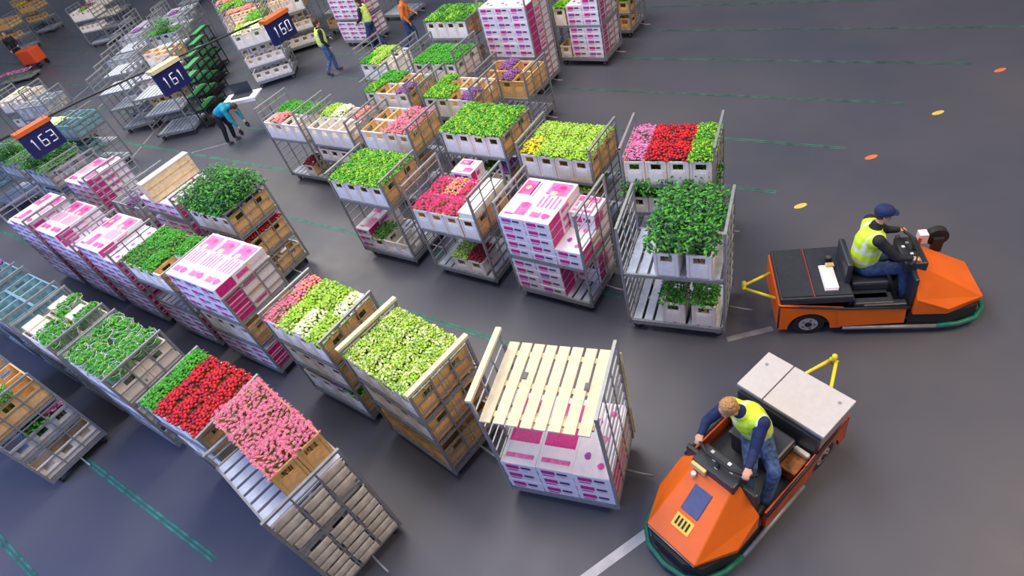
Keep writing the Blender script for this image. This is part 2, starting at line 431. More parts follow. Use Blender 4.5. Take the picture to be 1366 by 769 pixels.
def m_sleeve():
    m = MB(); n = 10; vs = []; fs = []
    for j, (rr, z) in enumerate([(.04, -.32), (.07, -.1), (.115, .1), (.12, .16)]):
        for i in range(n): vs.append((rr * math.cos(2 * PI * i / n) , rr * math.sin(2 * PI * i / n), z))
    for j in range(3):
        for i in range(n): fs.append((j * n + i, j * n + (i + 1) % n, (j + 1) * n + (i + 1) % n, (j + 1) * n + i))
    m.add(vs, fs, film, True); m.tube([vs[3 * n + i] for i in list(range(n)) + [0]], .0035, filmrim, 4); m.tube([vs[i] for i in (0, n, 2 * n, 3 * n)], .006, filmrim, 4); return m.mesh('sleeve')
SLV = m_sleeve()
def m_slfol(var):
    random.seed(50 + var); m = MB()
    for i in range(90):
        a = random.uniform(0, 2 * PI); q = random.uniform(0, .09)
        leafq(m, (q * math.cos(a), q * math.sin(a), .12 + jit(.06)), random.uniform(.06, .10), .045, random.uniform(0, 2 * PI), random.uniform(.0, 1.1), random.choice([BL['bright'], leaflt, leaf, BL['bright']]))
    for i in range(8): m.tube([(jit(.02), jit(.02), -.31), (jit(.07), jit(.07), .08)], .005, leaf, 4)
    return m.mesh('foliage')
SLF = [m_slfol(i) for i in range(3)]

POSX = {4: ['leftmost', 'second', 'third', 'rightmost'], 3: ['left', 'middle', 'right'], 2: ['left', 'right'], 1: ['single']}
ROWN = {2: ['front', 'back'], 1: ['front'], 3: ['front', 'middle', 'back']}
LEVN = {0: 'lowest deck', 1: 'middle shelf', 2: 'top shelf'}
STAT = dict(crates=0, bunches=0)
CREQ = []
def crates(ct, lev, grid, style='std', x0=.03, y0=.03, Hc=.40, turn=False, place=None):
    """grid: rows front to back of letters; '.' nothing, 'e' empty crate, 'S' sleeved"""
    nr = len(grid); nc = len(grid[0]); z = ct['lev'][lev]
    dx, dy = (.325, .47) if not turn else (.445, .32)
    if ct is A: dx = .42
    if turn and len(grid[0]) == 3: dx = .43
    levname = place or (LEVN[lev] if len(ct['lev']) > 2 else ['lowest deck', 'top shelf'][lev])
    sl = 'short ' if Hc < .3 else ''
    colw = {'std': 'cream and warm-lit tan', 'cream': 'cream', 'blue': 'blue', 'grey': 'grey', 'teal': 'teal', 'tan': 'tan'}[style]
    for r in range(nr):
        for c in range(nc):
            k = grid[r][c]
            if k == '.': continue
            where = f"{ROWN[nr][r]} row {POSX[nc][c]}" if nr > 1 else f"{POSX[nc][c]}"
            u, v = x0 + c * dx, y0 + r * dy
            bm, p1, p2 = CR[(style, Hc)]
            cw, cd = (.31, .45) if not turn else (.45, .31)
            if turn: base = (u + .445 if len(grid[0]) == 2 else u + .425, v); rz = ct['h'] + PI / 2
            else: base = (u, v); rz = ct['h']
            wp = ct['T'](base[0], base[1], z)
            top = lev == len(ct['lev']) - 1; exposed = (r == 0 or c == nc - 1) or (top and k == 'e')
            CREQ.append(((Vector(wp) - Vector((0, 0, 7))).length + (0 if exposed else (7 if top else 30)), bm, p1, p2, wp, rz, f"{colw} crate, {where}, {levname}, {ct['nm']}"))
            STAT['crates'] += 1
            if k == 'e': continue
            cu, cv = u + cw / 2, v + cd / 2
            if turn: cu = base[0] - .225; cv = v + .155
            if k == 'S':
                for a in (-.10, .02, .13):
                    for bb in (-.07, .07):
                        uu, vv_ = (cu + bb, cv + a) if not turn else (cu + a, cv + bb)
                        lr = 'left' if bb < 0 else 'right'; fbk = 'front' if a < 0 else ('central' if a < .1 else 'rear')
                        s = empty('sleeved_bouquet', ct['T'](uu, vv_, z + Hc - .0), random.uniform(0, 6), f"sleeved bouquet, {fbk} {lr} in {where} crate, {ct['nm']}", 'bouquet', 'sleeved green bouquets')
                        s.rotation_euler = (R(-12) + jit(.12), R(10) + jit(.12), s.rotation_euler[2])
                        ob('sleeve', SLV, s); ob('foliage', random.choice(SLF), s)['kind'] = 'stuff'
                continue
            hm, fm = bunch_meshes(k, random.randrange(3))
            zz = z + Hc + (.02 if k != 'K' else .17)
            b = empty('flower_bunch', ct['T'](cu, cv, zz), rz + random.choice((0, PI)), f"{KINDS[k][7]}, {where}, {levname}, {ct['nm']}", 'flowers', 'cut flower bunches in crates')
            if hm: ob('flower_heads', hm, b)['kind'] = 'stuff'
            ob('foliage', fm, b)['kind'] = 'stuff'
            STAT['bunches'] += 1

# cartons with flat print: each face divided into coloured cells
def m_carton(w_, d_, h_, var):
    m = MB(); e = .002
    m.box(0, 0, 0, w_, d_, h_ * .80, white)
    m.box(-.004, -.004, h_ * .52, w_ + .004, d_ + .004, h_, white)
    rnd = random.Random(var * 7 + int(w_ * 100) + int(d_ * 10))
    def q(face, a, b, c, d, mt):   # a..b along, c..d up, 0..1
        if face == 'f': P = [(a * w_, -.005 - e, c * h_), (b * w_, -.005 - e, c * h_), (b * w_, -.005 - e, d * h_), (a * w_, -.005 - e, d * h_)]
        if face == 'k': P = [(b * w_, d_ + .005 + e, c * h_), (a * w_, d_ + .005 + e, c * h_), (a * w_, d_ + .005 + e, d * h_), (b * w_, d_ + .005 + e, d * h_)]
        if face == 'r': P = [(w_ + .005 + e, a * d_, c * h_), (w_ + .005 + e, b * d_, c * h_), (w_ + .005 + e, b * d_, d * h_), (w_ + .005 + e, a * d_, d * h_)]
        if face == 'l': P = [(-.005 - e, b * d_, c * h_), (-.005 - e, a * d_, c * h_), (-.005 - e, a * d_, d * h_), (-.005 - e, b * d_, d * h_)]
        if face == 't': P = [(a * w_, c * d_, h_ + .003), (b * w_, c * d_, h_ + .003), (b * w_, d * d_, h_ + .003), (a * w_, d * d_, h_ + .003)]
        m.add(P, [(0, 1, 2, 3)], mt)
    mg = magenta if var % 2 == 0 else purpleprint
    for f in 'fk':
        q(f, .12, .50, .42, .80, mg); q(f, .56, .84, .50, .74, code); q(f, .58, .78, .22, .34, palepink); q(f, .12, .44, .16, .26, pinkprint)
    for f in 'rl':
        q(f, .02, .34, .06, .94, magenta); q(f, .40, .62, .30, .72, pinkprint if var != 2 else orangeprint); q(f, .68, .92, .40, .60, palepink); q(f, .62, .66, .1, .9, orangeprint)
    # lid artwork: a big flower patch, fine lines and blots
    def blot(cx, cy, rx, ry, mt, dz):
        pts = [(w_ * (cx + rx * math.cos(t * PI / 6) * rnd.uniform(.75, 1.1)), d_ * (cy + ry * math.sin(t * PI / 6) * rnd.uniform(.75, 1.1)), h_ + dz * 2.6) for t in range(12)]
        m.add(pts, [tuple(range(12))], mt)
    if var in (0, 3):
        q('t', .08, .92, .66, .96, pinkart); blot(.45, .83, .30, .10, pinkprint, .0018); blot(.6, .86, .14, .05, magenta, .0024); blot(.4, .70, .16, .06, orangeprint, .003)
        for k in range(5): q('t', .10 + k * .17, .18 + k * .17, .34, .60 + .05 * (k % 2), pinkart)
        q('t', .1, .5, .10, .22, pinkart); blot(.7, .16, .2, .07, pinkprint, .0018)
        blot(.3, .26, .2, .06, palepink, .0018)
    elif var == 4:
        q('t', .06, .94, .30, .92, magenta); blot(.55, .6, .26, .14, orangeprint, .0024); blot(.3, .75, .2, .08, pinkprint, .002); q('t', .1, .9, .08, .14, pinkart)
    elif var == 1:
        q('t', .06, .60, .58, .94, pinkart); q('t', .50, .94, .10, .40, pinkart)
        blot(.35, .75, .24, .12, pinkprint, .0018); blot(.3, .76, .12, .06, orangeprint, .0024); blot(.7, .35, .16, .08, pinkprint, .0018)
        q('t', .55, .60, .5, .95, palepink); q('t', .68, .72, .55, .9, pinkprint); q('t', .15, .5, .08, .12, pinkprint)
    else:
        blot(.3, .25, .10, .05, purpleprint, .0018); blot(.65, .5, .1, .05, pinkprint, .0018); blot(.4, .72, .1, .05, purpleprint, .0018); blot(.75, .85, .1, .05, pinkprint, .0018); blot(.7, .15, .1, .05, pinkprint, .0018)
    return m.mesh('carton')
CM = {}
def cartons(ct, lev, cols, w_=.43, d_=.98, h_=.155, x0=.02, y0=.01, vs=(0, 1), topvs=None, place=None, colnames=None):
    """cols: number of layers per column"""
    z = ct['lev'][lev] + .003
    nc = len(cols); names = colnames or POSX[nc]
    for c, n in enumerate(cols):
        for k in range(n):
            v = vs[(c + k) % len(vs)]
            if topvs and k == n - 1: v = topvs[c % len(topvs)]
            key = (w_, d_, h_, v)
            if key not in CM: CM[key] = m_carton(*key)
            lay = 'topmost' if k == n - 1 and n > 1 else ['bottom', 'second', 'third', 'fourth', 'fifth', 'sixth', 'seventh', 'eighth'][k] + ' layer up' if k else 'bottom'
            nmz = {0: 'base', 1: 'shelf'}.get(lev, 'upper shelf') if not place else place
            o = ob('flower_carton', CM[key], None, ct['T'](x0 + c * (w_ + .012) + jit(.002), y0 + jit(.004), z + k * (h_ + .002)), ct['h'])
            tag(o, f"printed carton, {names[c]} column, {lay}, {nmz}, {ct['nm']}", 'carton', 'printed flower cartons')

# ------------------------------------------------------------------ row beside the first tug
A = trolley('trolley behind upper tractor', 'grey trolley towed by the upper orange tug, slatted shelves showing at left', -2.98, 5.28, 10, [1.2])
crates(A, 0, ['kk'], 'cream', .50, .03, .40)
crates(A, 1, ['KK', 'KK'], 'cream', .46, .03, place='upper shelf')
A2 = trolley('trolley of pink and red bunches', 'trolley behind the leafy one, with pink, dark red and green bunches on top', -3.62, 6.9, 10, [.9, 1.45], H=2.1)
crates(A2, 2, ['HRRG', 'HRRG'], 'std')
crates(A2, 1, ['KKKK'], 'std', Hc=.28)
Bc = trolley('towed carton trolley', 'trolley stacked with white and magenta cartons behind the leafy trolley', -5.0, 5.38, 0, [.98])
cartons(Bc, 0, [4, 4, 0], topvs=(2,)); cartons(Bc, 1, [5, 5, 2], vs=(0, 0), topvs=(1, 0, 2))
key = (.42, .42, .3, 0); CM[key] = m_carton(*key)
tag(ob('flower_carton', CM[key], None, Bc['T'](.92, .54, .98 + .315), Bc['h']), 'tall peach and magenta printed carton behind the two-layer column', 'carton')
key = (.42, .5, .62, 0); CM[key] = m_carton(*key)
tag(ob('flower_carton', CM[key], None, Bc['T'](.90, .45, .26), Bc['h']), 'dark magenta sided carton on the base beside the white stacks, right rear', 'carton')
B2 = trolley('lettuce-green trolley', 'trolley carrying a wide bed of yellow-green bunches, one yellow bunch at its corner', -5.5, 6.9, 0, [.9, 1.38])
crates(B2, 2, ['yYYY', 'YYYY']); crates(B2, 1, ['GGGG'], Hc=.28)
Cc = trolley('magenta gerbera trolley', 'trolley with magenta gerberas and one pale open lid on top', -6.85, 5.4, 0, [1.12], boards=False)
crates(Cc, 0, ['LD'], 'cream', .5, .03, .28); crates(Cc, 1, ['MMM', 'MOM'], 'std', .02, .02, place='upper shelf')
mb = MB(); mb.box(0, 0, 0, .30, .95, .03, mat('ivory_lid', (.88, .86, .74), .6)); mb.box(0, 0, -.08, .01, .95, 0, MAT['ivory_lid']); mb.box(.29, 0, -.08, .30, .95, 0, MAT['ivory_lid']); mb.box(0, 0, -.08, .3, .01, 0, MAT['ivory_lid'])
crates(Cc, 1, ['e', 'e'], 'std', 1.01, .02, place='upper shelf by right rail')
tag(ob('carton_lid', mb.mesh('carton_lid'), None, Cc['T'](1.02, .03, 1.12 + .49), 0), 'long ivory lid lying over the crates beside magenta gerberas', 'lid')
C2 = trolley('round green trolley', 'trolley with a rounded bed of mid-green bunches, tan crates on its right', -7.2, 6.98, 0, [.95, 1.6])
crates(C2, 2, ['GGGG', 'GGGG']); crates(C2, 1, ['eekV'], Hc=.28); crates(C2, 0, ['eeee'], Hc=.28)
key = (.42, .4, .2, 1); CM[key] = m_carton(*key)
tag(ob('flower_carton', CM[key], None, Cc['T'](.18, 1.02, 1.42), 0), 'small pink-topped carton raised behind the magenta gerberas', 'carton')
mb = MB()
for px in (.16, .6): mb.box(px, 1.0, .2, px + .03, 1.03, 1.41, steel); mb.box(px, 1.38, .2, px + .03, 1.41, 1.41, steel)
mb.box(.14, 1.0, 1.39, .65, 1.42, 1.415, steel_lt); mb.box(.14, 1.0, .2, .65, 1.03, .24, steel); mb.box(.14, 1.38, .2, .65, 1.41, .24, steel)
for px in (.17, .60):
    for py in (1.015, 1.395): mb.cyl((px + .01, py, .1), .1, .03, black, 'y', 12)
tag(ob('stand', mb.mesh('stand'), None, Cc['T'](0, 0, 0), 0), 'narrow steel stand under the small pink-topped carton', 'stand')
Dc = trolley('mid-green foliage trolley', 'leftmost trolley of the towed row, topped by a green foliage bed', -8.72, 5.4, 0, [1.45])
crates(Dc, 1, ['GGGG', 'GGGG'], 'std', place='upper shelf'); crates(Dc, 0, ['.kee'], 'cream', Hc=.28)
cartons(Dc, 0, [3], w_=.34, d_=.9, vs=(1, 2), colnames=['left'])
D2 = trolley('salmon pink trolley', 'trolley with one block of salmon pink flowers behind the green foliage trolley', -9.4, 7.0, 0, [.95, 1.42])
crates(D2, 2, ['eePP', 'eePP'], 'std'); crates(D2, 1, ['eeee'], Hc=.28)
E2 = trolley('mixed pale green trolley', 'trolley with pale green bunches and cream crates, half empty', -11.1, 7.0, 0, [.95, 1.35])
crates(E2, 2, ['eeee', 'YWeO'], 'cream'); crates(E2, 1, ['eeee'], Hc=.28)
F2 = trolley('left end trolley, second row', 'trolley at left end of second row, dark red bunch low on its empty deck', -12.9, 7.15, 0, [1.25])
crates(F2, 1, ['eOee', 'BBBB'], 'cream', place='upper shelf'); crates(F2, 0, ['..D.'], 'std', Hc=.28)
# ------------------------------------------------------------------ the lane behind (green line 9 m)
G1 = trolley('trolley behind salmon flowers', 'partly hidden trolley with a small green bunch behind the salmon pink one', -10.7, 8.55, 0, [1.35], near=False)
crates(G1, 1, ['GeeV', 'BBee'], place='upper shelf')
G2 = trolley('trolley behind round green bed', 'partly hidden trolley with lavender and green bunches behind the rounded bed', -8.95, 8.55, 0, [1.3], near=False)
crates(G2, 1, ['GGeV', 'Geee'], place='upper shelf')
# lane 10.6
H1 = trolley('cream-crate trolley near workers', 'trolley with two cream crates in front and yellow-green bunches', -12.35, 10.1, 0, [.6, 1.2], near=False)
crates(H1, 2, ['BYe', 'YYe'], 'cream'); crates(H1, 0, ['BeB.'], Hc=.28)
H2 = trolley('bright green bed trolley', 'trolley with cream crates in front of a flat bright green bed', -10.5, 10.1, 0, [.6, 1.25], near=False)
crates(H2, 2, ['BBBB', 'BBBB'], 'cream'); crates(H2, 0, ['eBee'], Hc=.28)
H3 = trolley('low trolley beside tall stack', 'half hidden trolley of tan crates left of the tallest carton stack', -8.7, 10.1, 0, [.9], near=False, H=1.5)
crates(H3, 1, ['eeVe', 'eVee'], 'tan', place='upper shelf')
# lane 12.2
J0 = trolley('dark green bed trolley', 'trolley with dark green foliage behind the flat bright green bed', -11.2, 11.7, 0, [.9, 1.55], near=False)
crates(J0, 2, ['GkGk', 'kGkG']); crates(J0, 1, ['eeee'], Hc=.28)
J1 = trolley('tallest carton stack trolley', 'trolley carrying the tallest stack of white and magenta cartons', -9.45, 11.8, 0, [1.02], H=2.5, near=False)
cartons(J1, 0, [5, 5, 5], vs=(0, 1, 0)); cartons(J1, 1, [7, 7, 7], h_=.17, vs=(0, 1), topvs=(2,))
K1 = trolley('trolley right of tall stack', 'trolley with two carton columns and green foliage, right of the tallest stack', -8.38, 13.35, 0, [1.1], near=False)
cartons(K1, 0, [5, 5], x0=.42); cartons(K1, 1, [3, 5], x0=.42, h_=.16, topvs=(2,)); crates(K1, 1, ['G', 'k'], x0=.05, place='upper shelf'); crates(K1, 0, ['e'], x0=.05, Hc=.28)
L1 = trolley('farthest tan-crate trolley', 'farthest trolley of tan crates near the top edge, right of the cartons', -8.35, 14.95, 0, [.7, 1.3], near=False)
crates(L1, 2, ['eeee', 'eeee'], 'tan'); crates(L1, 1, ['eeek'], 'tan', Hc=.28); crates(L1, 0, ['eeee'], 'tan', Hc=.28)
K2 = trolley('tan trolley behind tall stack', 'trolley with tan crates behind the tallest carton stack', -10.2, 13.4, 0, [.8, 1.4], near=False)
crates(K2, 2, ['eeeG', 'eeee'], 'tan')

# ------------------------------------------------------------------ middle train (lane 2.85)
M1 = trolley('plank-topped trolley', 'front trolley with a pale slatted plank top over magenta cartons', -3.28, 2.24, 13, [], H=2.08, boards=True)
cartons(M1, 0, [3, 3, 3], vs=(0, 0), topvs=(4, 4, 2), h_=.2)
pt = empty('plank_lid', M1['T'](.08, 0, 1.80), M1['h'], 'pale wooden lid of parallel planks lying across the front carton trolley', 'lid')
mb = MB()
for yy in (.05, .45, .88): mb.box(.0, yy, -.03, 1.2, yy + .07, 0, wood)
ob('cross_batten', mb.mesh('cross_batten'), pt)
pm = MB(); pm.box(0, -.04, 0, .126, 1.06, .022, wood); pm = pm.mesh('plank')
for i in range(8): ob('plank', pm, pt, (-.03 + i * .155 + jit(.003), jit(.006), 0))
mb = MB(); mb.box(0, 0, 0, .05, .09, .012, steel_dk); ob('metal_handle', mb.mesh('metal_handle'), pt, (1.0, .50, .023)); ob('metal_handle', mb.mesh('metal_handle'), pt, (.28, .55, .023))
yl = mat('straw_strip', (.62, .55, .22), .7)
mb = MB(); mb.box(0, 0, 0, .02, .02, 1.6, yl); strap = mb.mesh('corner_strip')
for v in (.97,): 
    ob('corner_strip', strap, M1['obj'], (W_ + .03, v, .3))
mg = trolley('lime bed trolley', 'trolley with a wide bed of pale lime flowers between wooden end boards', -5.42, 2.3, -9, [.9, 1.42], boards=True, H=1.95)
crates(mg, 2, ['LLLL', 'LLLL']); crates(mg, 1, ['eeee', '...e'], Hc=.4); crates(mg, 0, ['eeee', '...e'], 'tan', Hc=.4)
M3 = trolley('lime and cream trolley', 'trolley of lime and creamy flowers with pink buckets at its left', -7.15, 2.38, -3, [.9, 1.42], H=1.95)
crates(M3, 2, ['PYWY', 'OYYW']); crates(M3, 1, ['eeee', '...e']); crates(M3, 0, ['eeVk', '...e'], Hc=.4)
M4 = trolley('big white carton trolley', 'trolley whose wide white carton lids carry pink artwork, centre left', -9.38, 2.38, 0, [.85, 1.42], H=1.95)
cartons(M4, 2, [4, 4, 4], vs=(0, 2), topvs=(0, 3, 0), h_=.18); crates(M4, 1, ['eeee', '...e']); cartons(M4, 0, [3, 3, 3], vs=(0, 1))
M5 = trolley('trolley of green bags', 'trolley with green bunches just left of the big white carton lids', -11.12, 2.4, 0, [1.0, 1.5], H=1.95)
crates(M5, 2, ['kkBe', 'BBkB']); cartons(M5, 0, [4, 4, 4])
M6 = trolley('third lidded carton trolley', 'trolley of pink-lidded cartons left of the green bags', -12.95, 2.4, 0, [.95], near=False)
cartons(M6, 1, [6, 6, 5], topvs=(1, 0, 2)); cartons(M6, 0, [4, 4, 4])
M7 = trolley('second lidded carton trolley', 'trolley of pink-lidded cartons, second from the left frame edge', -14.75, 2.4, 0, [.95], near=False)
cartons(M7, 1, [6, 6, 4], topvs=(0, 3, 1)); cartons(M7, 0, [4, 4, 4])
M8 = trolley('leftmost carton trolley', 'leftmost trolley of pink-lidded cartons beside the frame edge', -16.55, 2.4, 0, [.95], near=False)
cartons(M8, 1, [5, 6, 6], topvs=(3, 1, 0)); cartons(M8, 0, [4, 4, 4])
# lane 4.38
N1 = trolley('dark leafy tan-crate trolley', 'trolley with dark leafy branches over tan crates facing the aisle', -11.3, 3.92, 0, [.8, 1.45], H=1.98)
crates(N1, 2, ['KK', 'KK', 'KK'], 'std', .42, .03, turn=True) if False else crates(N1, 2, ['KKKK', 'KKKK'])
crates(N1, 1, ['eeeR', 'eeeR'], Hc=.4); crates(N1, 0, ['eeee', '...e'], Hc=.28)
N2 = trolley('spotted carton trolley', 'trolley of magenta-spotted white cartons with a long kraft box', -13.15, 3.95, 0, [1.0, 1.5], near=False)
cartons(N2, 2, [2, 2, 2], topvs=(2,)); cartons(N2, 1, [2, 2, 2], vs=(2,)); 
mb = MB(); mb.box(0, 0, 0, .17, 1.12, .44, kraftlight); mb.box(-.01, -.01, .44, .18, 1.13, .46, cream); mb.box(-.012, -.01, 0, 0, 1.13, .46, cream)
for zz_ in (.12, .30): mb.box(.17, .02, zz_, .178, 1.10, zz_ + .02, tan)
tag(ob('kraft_box', mb.mesh('kraft_box'), None, N2['T'](.62, -.05, 1.84), 0), 'long narrow kraft box with a cream top, standing on spotted cartons', 'box')
N3 = trolley('see-through grey trolley', 'nearly empty grey trolley between carton trolleys', -14.95, 3.95, 0, [1.0], near=False)
crates(N3, 1, ['eeVe'], 'grey', place='upper shelf'); cartons(N3, 0, [2, 3, 2])
N4 = trolley('carton trolley by sign 163', 'trolley with wide pink-topped carton lids right of the lower hanging sign', -16.75, 3.92, 0, [.95], near=False)
cartons(N4, 1, [5, 5, 6], topvs=(0, 0, 1)); cartons(N4, 0, [4, 4, 4], vs=(0,))
N5 = trolley('dark green trolley under 163', 'trolley of dark green foliage at the left edge under the hanging sign', -18.9, 3.9, 0, [.9, 1.4], near=False)
crates(N5, 2, ['kKkk', 'kkKk'], 'grey'); crates(N5, 1, ['eeee'], 'grey', Hc=.28)
N6 = trolley('leftmost dark green trolley', 'trolley of dark foliage touching the left frame edge', -20.8, 3.9, 0, [.9, 1.4], near=False)
crates(N6, 2, ['kKkk', 'kkkk'], 'grey')
# ------------------------------------------------------------------ front train (lane 1.3)
P1 = trolley('foremost pink flower trolley', 'foremost trolley at lower left, pink flowers on top and panelled lattice end', -5.88, .5, -10, [.72, 1.25, 1.78], H=2.0)
LEVN[3] = 'top shelf'
P1['lev'] = [.255, .72, 1.25, 1.78]
crates(P1, 3, ['PPP', 'PPP'], 'tan', -.13, .34, turn=True, Hc=.40)
crates(P1, 2, ['eee', 'eee', 'eee'], 'grey', .0, .02, turn=True, Hc=.40); crates(P1, 1, ['eee', 'eee', 'eee'], 'grey', .0, .02, turn=True, Hc=.40)
crates(P1, 0, ['eee', 'eee', 'eee'], 'grey', .0, .02, turn=True, Hc=.40)
# light panels clipped to the outer end frame
pm = MB(); pm.box(0, 0, 0, .012, .27, .115, greycr2); pm.box(.012, .01, .012, .016, .26, .10, greycr2); pnl = pm.mesh('end_panel')
ef = [c for c in P1['obj'].children if c.name.startswith('end_frame')][1]
z = .22; row = 0
while z < 1.9:
    for j, v in enumerate((.05, .365, .68)):
        if random.random() < .86: ob('end_panel', pnl, ef, (.004 + jit(.004), v + jit(.012), z), 0)
    z += .155; row += 1
P2 = trolley('red and green flower trolley', 'trolley with red roses and one green strip behind the pink flowers', -7.6, .62, 0, [.75, 1.5], H=1.95)
crates(P2, 2, ['BRRR', 'BRRR']); crates(P2, 1, ['eeee'], Hc=.4); crates(P2, 0, ['eeee'], 'grey')
P3 = trolley('sleeved green bouquet trolley', 'trolley packed with slanting green bouquets in clear sleeves', -9.98, .62, 0, [.75, 1.3], H=1.9)
crates(P3, 2, ['SSSS', 'SSSS'], 'cream'); crates(P3, 1, ['eeee'], 'cream'); crates(P3, 0, ['eeee'], 'grey', Hc=.28)
P4 = trolley('mixed green and kraft trolley', 'trolley with sparse green bouquets and kraft wrapped ones at left', -11.75, .62, 0, [.75, 1.3], H=1.9)
crates(P4, 2, ['eeSS', 'eSeS'], 'cream'); crates(P4, 0, ['eeee'], 'grey', Hc=.28)
mbk = MB(); mbk.box(0, 0, 0, .28, .32, .09, kraftlight); mbk.box(.01, .01, .09, .27, .31, .10, cream); kbm = mbk.mesh('kraft_parcel')
for i, (u, v) in enumerate([(.05, .08), (.05, .55), (.37, .08), (.69, .55)]):
    if i in (0, 1, 2, 3): tag(ob('kraft_parcel', kbm, None, P4['T'](u - .005, v, 1.71), 0), f"flat kraft parcel on {['front leftmost', 'rear leftmost', 'front second', 'rear third'][i]} crate of the mixed green trolley", 'parcel', 'kraft parcels')
P5 = trolley('nearest teal trolley', 'teal toned trolley with dark empty openings, left edge', -13.5, .62, 0, [.75, 1.35], H=1.9)
crates(P5, 2, ['eeee', 'eeee'], 'teal'); crates(P5, 0, ['eeee'], 'teal', Hc=.28)
P6 = trolley('farther teal trolley', 'second teal trolley, cut by the left frame edge', -15.25, .62, 0, [.75, 1.35], H=1.9)
crates(P6, 2, ['eeee', 'eVee'], 'teal')
P7 = trolley('farthest teal trolley', 'third teal trolley, almost out of frame at left', -17.0, .62, 0, [1.35], H=1.9, near=False)
crates(P7, 1, ['eeee', 'eeee'], 'teal')
# lower-left trolley
Q1 = trolley('lower left corner trolley', 'dark trolley at the lower left corner, open end towards the green line', -11.6, -.78, 0, [.78, 1.3], H=1.85)
crates(Q1, 0, ['ee', 'ee', 'ee'], 'std', .44, .02, turn=True, Hc=.28)
crates(Q1, 1, ['ee', 'kk', 'HH'], 'grey', .44, .02, turn=True, Hc=.28)
crates(Q1, 2, ['ee', 'ek', 'ee'], 'tan', .44, .02, turn=True, Hc=.40)
Q2 = trolley('outer lower left trolley', 'trolley of tan crates and foliage at the very left, lower corner', -13.35, -.78, 0, [.78, 1.3], H=1.85)
crates(Q2, 2, ['eeee', 'kkek'], 'tan', Hc=.28)

# ------------------------------------------------------------------ far left clusters
def lab(i): return ['first', 'second', 'third', 'fourth', 'fifth', 'sixth', 'seventh', 'eighth', 'ninth'][i]
u0 = Vector((math.cos(R(28)), math.sin(R(28)))); v0 = Vector((-u0.y, u0.x))
for j in range(8):
    for i in range(2):
        if i == 1 and j == 0: continue
        p = Vector((-20.25, 7.75)) - u0 * (1.55 * i + .50 * j) + v0 * (1.2 * j)
        t = trolley('silver', f"empty silver trolley, {lab(j)} row back from the aisle with the teal worker, {['right', 'left'][i]} one", p.x, p.y, 28, [.7, 1.15, 1.6] if (i + j) % 2 else [.9, 1.45], near=False, group='empty silver trolleys')
        if (i, j) == (0, 1): t['nm'] = 'silver trolley by middle sign'; crates(t, 2, ['eeee', 'eeee'], 'cream', Hc=.28); crates(t, 1, ['eeee'], 'tan', Hc=.28)
        if (i, j) == (0, 2): t['nm'] = 'silver trolley, third row'; crates(t, 2, ['..ee', 'eeee'], 'std'); crates(t, 1, ['..ee'], 'tan', Hc=.28)
        if (i, j) == (0, 4): t['nm'] = 'silver trolley, fifth row'; crates(t, 2, ['kkKk', 'eeee'], 'grey')
        if (i, j) == (1, 3): t['nm'] = 'silver trolley, fourth row'; crates(t, 2, ['eeee'], 'grey', Hc=.28)
        if (i, j) in ((0, 6), (1, 5)): t['nm'] = f'silver trolley, {lab(j)} row'; crates(t, 2, ['eeee', 'eVee'], 'grey', Hc=.28)
u1 = Vector((math.cos(R(40)), math.sin(R(40)))); v1 = Vector((-u1.y, u1.x))
spec = [((0, 0), ['WeWe', 'YWWY'], 'cream', 'cream flower trolley by upper sign'), ((0, 1), ['eeGG', 'eeGG'], 'std', 'second trolley behind upper sign'),
        ((0, 2), ['eeee', 'OOOe'], 'std', 'third trolley behind upper sign'), ((0, 3), ['GeGe', 'GGee'], 'grey', 'fourth trolley behind upper sign'),
        ((0, 4), ['OOOO', 'eeee'], 'std', 'coral rose trolley near top'), ((-1, 2), ['eeeD', 'eeDD'], 'std', 'brown-red trolley at top edge'), ((-1, 3), ['GGGG', 'kGkG'], 'std', 'green trolley at top edge'), ((-1, 4), ['eeee', 'eeee'], 'tan', 'tan crates trolley, top centre')]
for (i, j), g, st, nm in spec:
    p = Vector((-19.15, 11.2)) - u1 * (1.6 * i + .42 * j) + v1 * (1.22 * j)
    t = trolley(nm, nm, p.x, p.y, 40, [.75, 1.4], near=False)
    crates(t, 2, g, st); crates(t, 1, ['eeee'], st, Hc=.28); crates(t, 0, ['eeee'], 'cream', Hc=.28)
S1 = trolley('lavender carton trolley', 'tall stack of lavender cartons left of the walking workers', -17.75, 14.35, 0, [1.0], H=2.3, near=False)
cartons(S1, 0, [4, 4, 4], vs=(1,)); cartons(S1, 1, [7, 7, 7], vs=(1, 2))
S2 = trolley('brown trolley beside lavender stack', 'brown crate trolley between yellow-vested worker and lavender stack', -19.5, 15.3, 10, [.8, 1.4], near=False)
crates(S2, 2, ['eeee', 'eeee'], 'tan'); crates(S2, 0, ['eeee'], 'tan', Hc=.28)
S3 = trolley('violet flower trolley', 'violet trolley at the top edge beside the second worker', -17.6, 16.4, 0, [1.35], near=False)
crates(S3, 1, ['HDDH', 'eeee'], 'grey', place='upper shelf')
